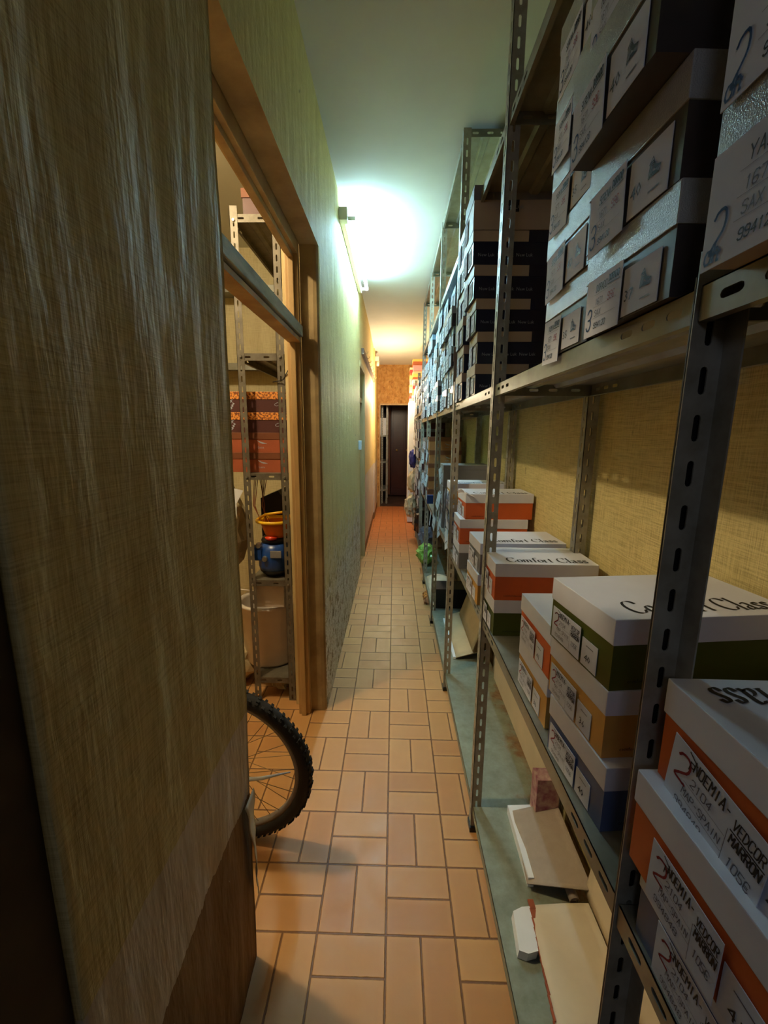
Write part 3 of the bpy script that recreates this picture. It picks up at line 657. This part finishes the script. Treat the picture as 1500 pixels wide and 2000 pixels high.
# far bays: small pale boxes with white cards
shoebox('small', L=.28, W_=.19, H=.098, LH=.036, body='charcoal_card', lid='silver_lid', label=('3X', .175, .10, -.012, .07, 0), sticker=('38', .095, .02, .0, .058), detail=0)
shoebox('small2', L=.28, W_=.19, H=.098, LH=.036, body='charcoal_card', lid='skyblue_card', label=('3X', .18, .08, -.014, .072, .06), sticker=('38', .075, .01, .0, .058), detail=0)
rn = random.Random(3)
bayname = {3: 'bay just beyond the third post', 4: 'bay beyond the fourth post', 5: 'last bay of the long shelving'}
for bay, (ya, n, lev) in {3: (2.33, 4, 6), 4: (3.23, 4, 6), 5: (4.13, 4, 5)}.items():
    for c in range(n):
        for k in range(lev-(1 if c == 3 else 0)):
            place(rn.choice(('small', 'small2')), .300+rn.uniform(-.012, .022)-.002*k, ya+c*.205+rn.uniform(-.003, .003), Z2+.0982*k, rn.uniform(-.8, .8),
                  'pale carded shoebox, %s level, %s stack, in the %s' % (lv[k], lv[c] if c else 'nearest', bayname[bay]))

# ------------------------------------------------------------------ things on the lowest shelf
ZB = .1105
# white foam frame with a beige sheet over it, sheet end rolled
bm = B(); prism(bm, [(.436, 1.350, 0), (.60, 1.360, 0), (.60, 1.338, 0), (.456, 1.326, 0), (.450, 1.09, 0), (.432, 1.09, 0)], (0, 0, .035)); bm2 = bm
tag(obj('foam_corner_frame', bm2, 'styrofoam', loc=(.0, .0, ZB)), 'white foam corner frame lying under the beige sheet on lowest shelf', 'foam frame')
def bs(u, v):
    x = .447+.153*v; y = 1.325-.245*u-.05*u*v
    return (x-.022*u*(1-v), y, ZB+.037+.045*v-.012*u)
bm = B(); sheet(bm, bs, 18, 6, .0025)
rl = [(.0125*(1-a/26)*math.cos(a*.75), .0125*(1-a/26)*math.sin(a*.75)) for a in range(24)]
bo = thing('rolled_board_sheet', 'beige sheet with a rolled-up end draped over the white foam frame', 'sheet', (0, 0, 0))
obj('sheet_face', bm, 'grey_board', bo)
bm = B()
def roll(u, v):
    a = u*15; r = .015*(1-u*.72); return (.553+r*math.cos(a), 1.035+.16*v, ZB+.020+r*math.sin(a))
sheet(bm, roll, 60, 4, .0012); obj('rolled_end', bm, 'grey_board', bo)
# large open flattened carton with torn white side
def carton(u, v):
    y = 1.018-.60*u; x = (.414-.05*u)*(1-v)+.584*v
    return (x, y, ZB+.026+.014*math.sin(v*PI*.5)+.003*math.sin(u*9))
co = thing('flattened_carton', 'large pale opened cardboard carton with torn rusty edge on lowest shelf', 'carton', (0, 0, 0))
bm = B(); sheet(bm, carton, 26, 8, .004); obj('carton_panel', bm, 'offwhite_card', co)
bm = B(); sheet(bm, lambda u, v: (.586+.018*v, 1.05-.62*u, ZB+.040+.13*v), 20, 4, .004); obj('carton_side', bm, 'offwhite_card', co)
bm = B(); prism(bm, [(.357, 1.0, ZB+.002), (.385, 1.012, ZB+.002), (.414, 1.015, ZB+.002), (.404, .95, ZB+.002), (.398, .905, ZB+.002), (.37, .898, ZB+.002), (.347, .905, ZB+.002)], (.004, 0, .026)); obj('torn_flap', bm, 'styrofoam', co, smooth=False)
bm = B(); rr = random.Random(5)
for k in range(26):
    t_ = k/25; y = 1.02-.60*t_; x = .414-.05*t_
    bx(bm, x-.0015, x+.001+rr.random()*.003+(.012 if k < 2 else 0), y-.013, y+.013, ZB+.022, ZB+.0285)
obj('rusty_edge', bm, 'rust_card', co)
# white board standing along the back
bm = B(); prism(bm, [(.60, 1.405, 0), (.604, 2.24, 0), (.611, 2.24, 0), (.607, 1.405, 0)], (0, 0, .235)); tag(obj('white_board', bm, 'offwhite_card', loc=(-.012, 0, ZB)), 'long off-white board standing on edge at back of lowest shelf', 'board')
bm = B(); bx(bm, .52, .60, 1.30, 1.358, ZB, ZB+.19); tag(obj('stained_carton', bm, 'magenta_stain'), 'pinkish stained carton upright at the back beside rolled sheet', 'carton')
bm = B(); sheet(bm, lambda u, v: (.40+.17*v, 3.05-.62*u, ZB+.012+.05*v+.006*math.sin(u*7)), 10, 5, .004); tag(obj('cardboard_sheet', bm, 'corrugated'), 'tan cardboard sheet with white edge lying on lowest shelf beyond third post', 'cardboard')
bm = B(); bx(bm, .385, .402, 2.44, 3.0, ZB, ZB+.014); tag(obj('white_foam_strip', bm, 'styrofoam'), 'thin white strip lying along the edge of the tan cardboard sheet', 'strip')
bm = B(); sheet(bm, lambda u, v: (.50+.10*v, 2.98-.55*u, ZB+.06+.30*v), 8, 5, .004); tag(obj('leaning_cardboard', bm, 'corrugated'), 'brown cardboard panel leaning on the back wall beyond third post', 'cardboard')
bm = B(); sheet(bm, lambda u, v: (.33+.20*v, 3.95-.7*u, ZB+.01+.03*math.sin(v*3)), 8, 5, .004); tag(obj('crumpled_card', bm, 'offwhite_card'), 'pale flattened card on the lowest shelf in the bay beyond the fourth post', 'cardboard')
bm = B(); bx(bm, .34, .60, 3.22, 3.42, ZB+.04, ZB+.20); tag(obj('dark_cuboid', bm, 'black_plastic', loc=(0, 0, -.04)), 'black crate on lowest shelf just past the fourth post', 'cuboid')  # plain black cuboid standing on the lowest shelf
bm = B(); sheet(bm, lambda u, v: (.275+.05*u, 3.55+.14*v, .045+.012*math.sin(v*9)+.04*u), 4, 5, .003); tag(obj('patterned_scrap', bm, 'speckle'), 'small patterned card scrap by the foot of the shelving, corridor side', 'card')
# crumpled soft things
def lump(name, c, s, mt, label, cat, seed, sub=3, amp=.35, fr=3):
    from mathutils import noise
    bm = B(); bmesh.ops.create_icosphere(bm, subdivisions=sub, radius=1)
    for v in bm.verts:
        d = 1+amp*noise.noise(v.co*fr+Vector((seed, seed, 0)))+amp*.5*noise.noise(v.co*fr*2.7+Vector((0, seed, 1)))
        v.co = Vector((v.co.x*d*s[0], v.co.y*d*s[1], max(-s[2], v.co.z*d*s[2])))
    return tag(obj(name, bm, mt, loc=c, smooth=False), label, cat)
lump('green_bag', (.36, 4.42, ZB+.11), (.10, .15, .105), 'green_plastic', 'crumpled bright green plastic bag on lowest shelf, far down the run', 'bag', 2)
lump('blue_cloth', (.285, 6.3, 1.12), (.065, .13, .13), 'violet_cloth', 'bundle of violet blue cloth hanging at the far shelving', 'cloth', 4)
lump('cream_bag', (.27, 6.15, .80), (.07, .13, .16), 'cream_cloth', 'cream paper bag bundle under the blue cloth on far shelving', 'bag', 6)
lump('cream_bag', (.245, 6.0, .46), (.085, .12, .16), 'cream_cloth', 'lowest cream bag hanging near the floor on far shelving', 'bag', 9)
lump('dark_bag', (.42, 5.6, .32), (.13, .2, .22), 'black_plastic', 'dark plastic bag low on the far shelving above green bag', 'bag', 12)
lump('grey_bag', (.40, 4.85, .27), (.10, .10, .15), 'ink_grey', 'grey violet crumpled bag behind the green one on the lowest shelf', 'bag', 13)
# ---- far shelving run
unit2 = thing('slotted_metal_shelving', 'far slotted-steel shelving run with hanging tags, just before the end doorway', 'shelving', (0, 0, 0))
for y in (5.10, 6.0, 6.85):
    obj('post', post_mesh(2.30, 'a'), 'steel', unit2, (.315, y, 0)); obj('post', post_mesh(2.30, 'a'), 'steel', unit2, (.604, y, 0))
for z in (.11, .60, 1.2, 1.75):
    for a, b in ((5.102, 5.998), (6.002, 6.848)): shelf_mesh(a, b, .3185, X1, 'steel_shelf', 'shelf', unit2, z)
rn = random.Random(11)
for sh, z in enumerate((.60, 1.2)):
    for c in range(7):
        y = 5.145+c*.205+(.09 if c > 3 else 0)
        for k in range(4 if sh else 4):
            place('pale', .312+rn.uniform(-.02, .01), y, z+.0005+.1155*k, rn.uniform(-1, 1), 'pale tagged shoebox, %s level, %s column, %s shelf of the far shelving' % (lv[k], ('nearest', 'second', 'third', 'fourth', 'fifth', 'sixth', 'farthest')[c], ('lower', 'upper')[sh]))
for c in range(6):
    for k in range(4):
        place('small2', .305+rn.uniform(-.01, .01), 5.145+(c % 3)*.27+(.91 if c > 2 else 0), 1.7505+.0985*k, 0, 'light blue shoebox, %s level, %s column, top shelf of the far shelving' % (lv[k], lv[c]))
# hanging paper tags
tg = B(); prism(tg, [(0, 0, 0), (0, -.085, .01), (0, -.09, -.10), (0, -.005, -.11)], (.0008, 0, 0)); ink(tg, (-.0004, -.01, -.09), (0, -1, 0), (0, 0, 1), [(.01, .02), (.06, .03)], .006, 1)
T0 = tag(obj('price_tag', tg, ['paper_blue', 'ink_grey']), 'x', 'tag'); used = False
spots = [(.306, 2.48, 1.18), (.306, 2.42, 1.04), (.308, 2.47, .92), (.312, 2.96, 1.25), (.312, 2.93, 1.10), (.310, 2.97, .96), (.306, 2.90, .88), (.303, 3.15, .90), (.303, 3.4, .87), (.306, 4.02, 1.35), (.305, 4.0, 1.12), (.296, 4.45, 1.30), (.296, 4.48, 1.08), (.29, 4.75, 1.2), (.29, 4.78, .98), (.296, 5.3, 1.5), (.296, 5.6, 1.3), (.296, 5.8, .95), (.296, 6.1, 1.5)]
for i, (x, y, z) in enumerate(spots):
    t_ = T0 if i == 0 else T0.copy()
    if i: COL.objects.link(t_)
    t_.location = (x, y, z); t_.rotation_euler = (rn.uniform(-.5, .5), rn.uniform(0, .12), rn.uniform(-.2, .3))
    t_['label'] = 'white paper tag hanging off a low shelf box along the corridor side'; t_['group'] = 'loose tags hanging from the shelving'
tg = B(); bx(tg, 0, .05, 0, .03, 0, .07); tag(obj('blue_packet', tg, 'blue_plastic', loc=(.275, 3.42, .93)), 'bright blue packet sticking out among the hanging tags', 'packet')
# white cabinet with coloured boxes on top, at the end of the far run
bm = B(); bx(bm, .235, .62, 7.0, 7.5, .02, 2.0, bev=.004); cb = thing('white_cabinet', 'tall narrow white cabinet near the end doorway', 'cabinet', (0, 0, 0)); obj('carcass', bm, 'styrofoam', cb)
bm = B(); bx(bm, .2335, .2352, 7.02, 7.48, .1, 1.95); obj('door', bm, 'styrofoam', cb)
cc = ['pink_box', 'yellow_box', 'red_box', 'offwhite_card', 'yellow_box', 'pink_box', 'rust_card', 'corrugated']
cn = ['pink', 'yellow', 'red', 'off-white', 'yellow', 'pink', 'rust orange', 'tan']
z = 2.001
for k in range(7):
    h = .092; bm = B(); bx(bm, .0, .30, 0, .20, 0, h*.62); bx(bm, -.003, .303, -.003, .203, h*.62, h-.001, 1)
    tag(obj('carton_box', bm, [cc[k], cc[(k+3) % 8]], loc=(.285+.004*(k % 3), 7.02, z)), '%s box, %s level, right of the two coloured stacks on white cabinet' % (cn[k], (lv+('topmost',))[k]), 'box', 'coloured boxes on the white cabinet'); z += h
z = 2.001
for k in range(6):
    h = .092; bm = B(); bx(bm, .0, .28, 0, .20, 0, h*.62); bx(bm, -.003, .283, -.003, .203, h*.62, h-.001, 1)
    tag(obj('carton_box', bm, [cc[(k+5) % 8], cc[(k+2) % 8]], loc=(.245+.004*(k % 2), 7.26, z)), '%s box, %s level, rear coloured stack on the white cabinet' % (cn[(k+5) % 8], lv[k]), 'box', 'coloured boxes on the white cabinet'); z += h

# ------------------------------------------------------------------ fluorescent fitting high on the left wall
lt = thing('fluorescent_light', 'long wall-mounted fluorescent tube lamp glowing cold white near the ceiling', 'lamp', (0, 0, 0))
bm = B(); bx(bm, -.351, -.318, 2.90, 4.24, 2.775, 2.825, bev=.004); obj('housing', bm, 'fixture', lt)
bm = B(); bx(bm, -.351, -.300, 2.84, 2.90, 2.768, 2.84, bev=.003); obj('end_cap', bm, 'fixture', lt)
for y in (2.895, 4.205):
    bm = B(); bx(bm, -.318, -.256, y, y+.016, 2.79, 2.812, bev=.002); obj('tube_holder', bm, 'fixture', lt)
bm = B(); tube(bm, [(-.268, 2.912, 2.80), (-.268, 4.204, 2.80)], .013, 12); obj('glowing_tube', bm, 'tube', lt)
# second fitting down the corridor, warm
lt = thing('wall_lamp', 'small warm wall lamp by the ceiling near the end of the corridor', 'lamp', (0, 0, 0))
bm = B(); bx(bm, -.335, -.27, 7.4, 7.5, 2.68, 2.75, bev=.004); obj('lamp_body', bm, 'fixture', lt)
bm = B(); tube(bm, [(-.29, 7.45, 2.68), (-.29, 7.45, 2.60)], [.03, .022], 12); obj('lamp_bulb', bm, 'fixture', lt)
# coat rack rail with hooks
rk = thing('coat_hook_rail', 'brown wooden hook rail on the left wall above far doorways', 'coat rack', (0, 0, 0))
bm = B(); prism(bm, [(-.351, 4.62, 2.30), (-.325, 4.62, 2.30), (-.325, 4.62, 2.36), (-.351, 4.62, 2.36)], (0, 2.5, 0)); obj('rail', bm, 'hook_wood', rk)
for k in range(8):
    bm = B(); tube(bm, [(-.325, 4.8+.3*k, 2.34), (-.30, 4.8+.3*k, 2.335), (-.29, 4.8+.3*k, 2.36)], .003, 6); obj('hook', bm, 'brass', rk)
bm = B(); bx(bm, -.352, -.325, 4.22, 4.30, 1.33, 1.42, bev=.004); sw = tag(obj('wall_switch', bm, 'paper_blue'), 'small pale blue switch box on left wall edge by second doorway', 'switch')
# ------------------------------------------------------------------ dark room past the end doorway
wd = thing('wardrobe', 'dark maroon wardrobe with round knobs beyond the end doorway', 'wardrobe', (0, 0, 0))
bm = B(); bx(bm, -.07, .60, 10.02, 10.6, .03, 2.3); obj('carcass', bm, 'maroon_wood', wd)
for x0, x1 in ((-.068, .265), (.27, .598)):
    bm = B(); bx(bm, x0, x1, 10.0, 10.02, .06, 2.27, bev=.004); bx(bm, x0+.04, x1-.04, 9.994, 10.001, .2, 2.1, bev=.003); d = obj('door', bm, 'maroon_wood', wd)
    bm = B(); bmesh.ops.create_icosphere(bm, subdivisions=2, radius=.028); obj('knob', bm, 'brass', d, ((x0+.04) if x0 > 0 else x0+.13, 9.97, 1.10))
bm = B(); bx(bm, -.16, -.09, 10.1, 10.3, .03, 2.1); tag(obj('wooden_panel', bm, 'brown_card'), 'narrow brown wooden panel standing left of the wardrobe', 'panel')
u3 = thing('slotted_metal_shelving', 'metal shelving in shadow beyond the end doorway, holding white boxes', 'shelving', (0, 0, 0))
for x, y in ((-.17, 9.0), (-.27, 9.0), (-.17, 9.8), (-.6, 9.0)): obj('post', post_mesh(2.1, 'a'), 'steel', u3, (x, y, 0))
for z in (.3, .9, 1.45): shelf_mesh(9.0, 9.8, -.6, -.135, 'steel_shelf', 'shelf', u3, z)
bm = B(); bx(bm, -.33, -.16, 9.05, 9.3, 1.4505, 1.80); tag(obj('white_box', bm, 'styrofoam'), 'white box on the dark shelving past the end doorway', 'box')

# ------------------------------------------------------------------ side room seen through the near doorway
u4 = thing('slotted_metal_shelving', 'grey slotted-steel shelving in side room, framed by near doorway', 'shelving', (0, 0, 0))
for x in (-.772, -.578):
    p = obj('post', post_mesh(2.52, 'a'), 'steel_dull', u4, (x, 2.15, 0))
    for z in (2.46, 1.86, 1.27, .69): bolt(p, z)
    obj('post', post_mesh(2.52, 'a'), 'steel_dull', u4, (x, 3.02, 0))
for z in (.14, .715, 1.29, 1.875, 2.485): shelf_mesh(2.153, 3.018, -.770, -.545, 'steel_dull', 'shelf', u4, z)
# wall shelves on the rear wall of the room
for z, nm in ((1.99, 'lower'), (2.55, 'upper')):
    bm = B(); bx(bm, -2.4, -.9, 3.40, 3.615, z, z+.03); bx(bm, -2.4, -.9, 3.395, 3.402, z-.02, z+.03)
    tag(obj('wall_shelf', bm, 'steel_shelf'), '%s dark-edged wall shelf at the back of the side room' % nm, 'shelf')
# patterned and rust boxes
def script(bm, L, W_, H, LH):
    for k in range(5): ink(bm, (.03+.006*(k % 3), .002, .012+.011*k), (1, 0, 0), (0, 0, 1), [(0, 0), (.012, .008), (.004, .012)], .004, 2)
    ink(bm, (L*.78, .002, .03), (1, 0, 0), (0, 0, 1), chaikin([(.05, .015), (.02, .02), (.0, .008), (.015, .0), (.03, .01), (.04, .0), (.05, .01), (.06, .004)], 1), .002, 2)
shoebox('maroon', L=.33, W_=.2, H=.102, LH=.038, body='maroon_card', lid='speckle', side=script, label=None)
shoebox('rust', L=.33, W_=.2, H=.102, LH=.034, body='rust_card', lid='brown_card', side=logo, label=None)
PROTO['maroon'].name = 'patterned_shoebox'; PROTO['rust'].name = 'rust_shoebox'
for k in range(2): place('rust', -.872, 2.20, 1.2905+.1023*k, 0, ('lower', 'upper')[k]+' rust orange shoebox with white logo in the side room')
for k in range(2): place('maroon', -.872, 2.20, 1.2905+.1023*(k+2), 0, ('lower', 'upper')[k]+' dark maroon shoebox with speckled orange lid in the side room')
bm = B(); bx(bm, -.74, -.60, 2.25, 2.5, 2.4855, 2.60); bx(bm, -.745, -.595, 2.245, 2.505, 2.60, 2.64, 1); tag(obj('brown_carton', bm, ['maroon_card', 'brown_card']), 'dark brown carton on top of the side room shelving', 'carton')
# black bag/box, bowl, blue appliance, small white box, basin, sack, paper, wires
bm = B(); prism(bm, [(-.785, 2.45, 1.115), (-.68, 2.45, 1.16), (-.655, 2.45, 1.12), (-.655, 2.45, .716), (-.785, 2.45, .716)], (0, .2, 0)); tag(obj('black_box', bm, 'black_plastic'), 'black slanted box behind the orange bowl on side room shelving', 'box')
ap = thing('blue_appliance', 'blue and black plastic toy machine with silver knobs on side room shelf', 'toy', (-.655, 2.26, .7155))
bm = B(); lathe(bm, [(0, 0), (.055, 0), (.085, .03), (.092, .07), (.085, .10), (0, .10)], seg=20); obj('base', bm, 'black_plastic', ap)
bm = B(); lathe(bm, [(0, .04), (.078, .04), (.088, .06), (.086, .14), (.072, .185), (0, .19)], (0, -.012, 0), seg=20); bx(bm, -.09, -.05, -.09, -.05, .10, .175, bev=.008); obj('shell', bm, 'blue_plastic', ap)
bm = B(); lathe(bm, [(0, .185), (.068, .185), (.074, .2), (.066, .215), (0, .215)], seg=20); obj('rim', bm, 'black_plastic', ap)
for x, y, z in ((-.03, -.10, .115), (-.10, -.06, .165), (-.066, -.085, .185)):
    bm = B(); r = bmesh.ops.create_cone(bm, cap_ends=True, segments=14, radius1=.016, radius2=.013, depth=.02); bmesh.ops.rotate(bm, verts=r['verts'], cent=(0, 0, 0), matrix=Matrix.Rotation(PI/2, 3, 'X')); obj('knob', bm, 'bolt', ap, (x, y, z))
bm = B(); bx(bm, .0, .06, -.102, -.095, .12, .16, bev=.003); obj('badge', bm, 'grey_card', ap)
bw = thing('plastic_basket', 'yellow-rimmed orange plastic bowl standing on the blue toy machine', 'bowl', (-.645, 2.26, .933))
bm = B(); lathe(bm, [(0, 0), (.055, 0), (.062, .02), (.085, .085), (.082, .085), (.058, .022), (0, .006)], seg=24); obj('bowl', bm, 'orange_plastic', bw)
bm = B(); lathe(bm, [(.083, .078), (.108, .085), (.108, .098), (.098, .10), (.083, .09), (.083, .078)], seg=24); tube(bm, [(-.1, 0, .095), (-.05, -.02, .125), (.05, -.02, .14), (.1, 0, .10)], .007, 8); obj('rim', bm, 'yellow_plastic', bw)
bm = B(); lathe(bm, [(0, 0), (.03, 0), (.034, .012), (0, .016)], (.0, -.065, .0), seg=14); tag(obj('red_lid', bm, 'red_plastic', loc=(-.655, 2.26, .932)), 'small red lid in front of the orange bowl', 'lid')
bm = B(); bx(bm, -.76, -.60, 2.2, 2.42, .54, .69, bev=.004); bx(bm, -.765, -.595, 2.195, 2.425, .645, .68, bev=.004); tag(obj('plastic_drawer_box', bm, 'white_plastic'), 'dusty white lidded box above the basin in side room', 'box')
bs_ = thing('plastic_tub', 'large dirty beige plastic tub on bottom shelf of side room', 'tub', (-.735, 2.38, .1405))
bm = B(); lathe(bm, [(0, 0), (.14, 0), (.155, .02), (.175, .36), (.185, .365), (.185, .38), (.168, .38), (.165, .36), (.145, .03), (0, .02)], seg=28, sy=.95); obj('tub_shell', bm, 'white_plastic', bs_)
bm = B(); tube(bm, [(-.18, 0, .37), (-.2, -.05, .44), (-.14, -.1, .47), (-.05, -.1, .46)], .004, 6); obj('handle', bm, 'white_plastic', bs_)
lump('beige_sack', (-1.0, 2.42, .94), (.14, .15, .26), 'sack', 'beige sack of goods left of the side room shelving', 'sack', 21, amp=.22, fr=2)
lump('dusty_bag', (-1.07, 2.36, .5), (.13, .13, .22), 'sack', 'lower dusty sack beneath the beige one in side room', 'sack', 25, amp=.22, fr=2)
lump('cardboard_rubble', (-.95, 2.36, .14), (.13, .14, .14), 'sack', 'heap of dusty cardboard on the floor beside the tub', 'heap', 27, amp=.3)
bm = B(); prism(bm, [(-.905, 2.33, 1.19), (-.842, 2.33, 1.175), (-.885, 2.33, 1.10), (-.888, 2.33, 1.02), (-.905, 2.33, 1.10)], (0, .001, 0)); tag(obj('white_paper', bm, 'styrofoam'), 'white folded paper stuck in the beige sack', 'paper')
bm = B(); rr = random.Random(8)
for k in range(8):
    x = -.76+.008*k; tube(bm, [(x, 2.28+.006*k, 1.25), (x+rr.uniform(-.02, .03), 2.27, 1.1), (x+.03+rr.uniform(-.02, .02), 2.27, .98), (x+.07, 2.27, .86), (x+.09, 2.29, .72)], .0022, 6)
tag(obj('wire_bundle', bm, 'wire_red'), 'bundle of brown wires hanging from side room shelf', 'wires')
bm = B(); tube(bm, [(-.56, 2.14, 1.745), (-.54, 2.12, 1.75), (-.515, 2.11, 1.79)], .0022, 6); tube(bm, [(-.60, 2.145, 1.74), (-.56, 2.14, 1.746)], .0022, 6); tag(obj('tie_wire', bm, 'black_plastic'), 'twisted wire tying the shelving post to the door frame', 'wire')
lump('rubble', (-.66, 2.30, .05), (.06, .08, .05), 'sack', 'small pile of debris under the lowest shelf of side room', 'debris', 31)

# ------------------------------------------------------------------ bicycle wheel leaning out of the doorway
R = .336
wh = thing('bicycle_wheel', 'knobbly black mountain bike wheel poking out of near doorway', 'bicycle wheel', (-.600, 1.330, 0.003), rot=(.10, 0, -.085))
def ring(bm, R0, r, seg=72, rs=14, sq=1.0):
    rows = []
    for i in range(seg):
        a = 2*PI*i/seg
        rows.append([bm.verts.new(((R0+r*math.cos(b))*math.cos(a), r*sq*math.sin(b), (R0+r*math.cos(b))*math.sin(a)+R)) for b in [2*PI*k/rs for k in range(rs)]])
    for i in range(seg):
        for k in range(rs):
            f = bm.faces.new((rows[i][k], rows[(i+1) % seg][k], rows[(i+1) % seg][(k+1) % rs], rows[i][(k+1) % rs])); f.smooth = True
bm = B(); ring(bm, R-.027, .024, sq=1.0); ty = obj('tyre', bm, 'rubber', wh)
bm = B()
for i in range(84):
    a = 2*PI*i/84
    for s, rr_ in ((-1, 0), (1, 0), (-.45, .003), (.45, .003)):
        if abs(s) < .5 and i % 2: continue
        vs = bx(bm, R-.009, R-.0005 if abs(s) < .5 else R-.006, -.005, .005, -.005, .005)
        for v in vs:
            x, y, z = v.co; y += s*.0165; c, s_ = math.cos(a), math.sin(a)
            v.co = Vector((x*c-z*s_, y, x*s_+z*c+R))
obj('tread_knobs', bm, 'rubber', ty)
bm = B()
rows = []
for i in range(72):
    a = 2*PI*i/72; rows.append([bm.verts.new((q*math.cos(a), y, q*math.sin(a)+R)) for q, y in ((R-.046, -.012), (R-.062, -.010), (R-.064, 0), (R-.062, .010), (R-.046, .012))])
for i in range(72):
    for k in range(5):
        bm.faces.new((rows[i][k], rows[(i+1) % 72][k], rows[(i+1) % 72][(k+1) % 5], rows[i][(k+1) % 5])).smooth = True
obj('rim', bm, 'rim_metal', wh)
for k in range(32):
    a = 2*PI*k/32+.05; side_ = 1 if k % 2 else -1; b = a+(.9 if (k//2) % 2 else -.9)
    bm = B(); tube(bm, [(.02*math.cos(b), side_*.03, .02*math.sin(b)+R), ((R-.062)*math.cos(a), side_*.003, (R-.062)*math.sin(a)+R)], .0011, 5); obj('spoke', bm, 'spoke_metal', wh)
bm = B(); tube(bm, [(0, -.05, R), (0, -.03, R), (0, .03, R), (0, .05, R)], [.012, .022, .022, .012], 14); obj('hub', bm, 'rim_metal', wh)
bm = B(); tube(bm, [(.0, -.056, R), (.10, -.062, R+.010), (.17, -.05, R+.012), (.26, -.014, R+.010)], [.009, .007, .006, .002], 8); obj('quick_release_lever', bm, 'styrofoam', wh)
for ob in list(COL.objects):
    if '_used' in ob.keys(): del ob['_used']
bpy.context.view_layer.update()
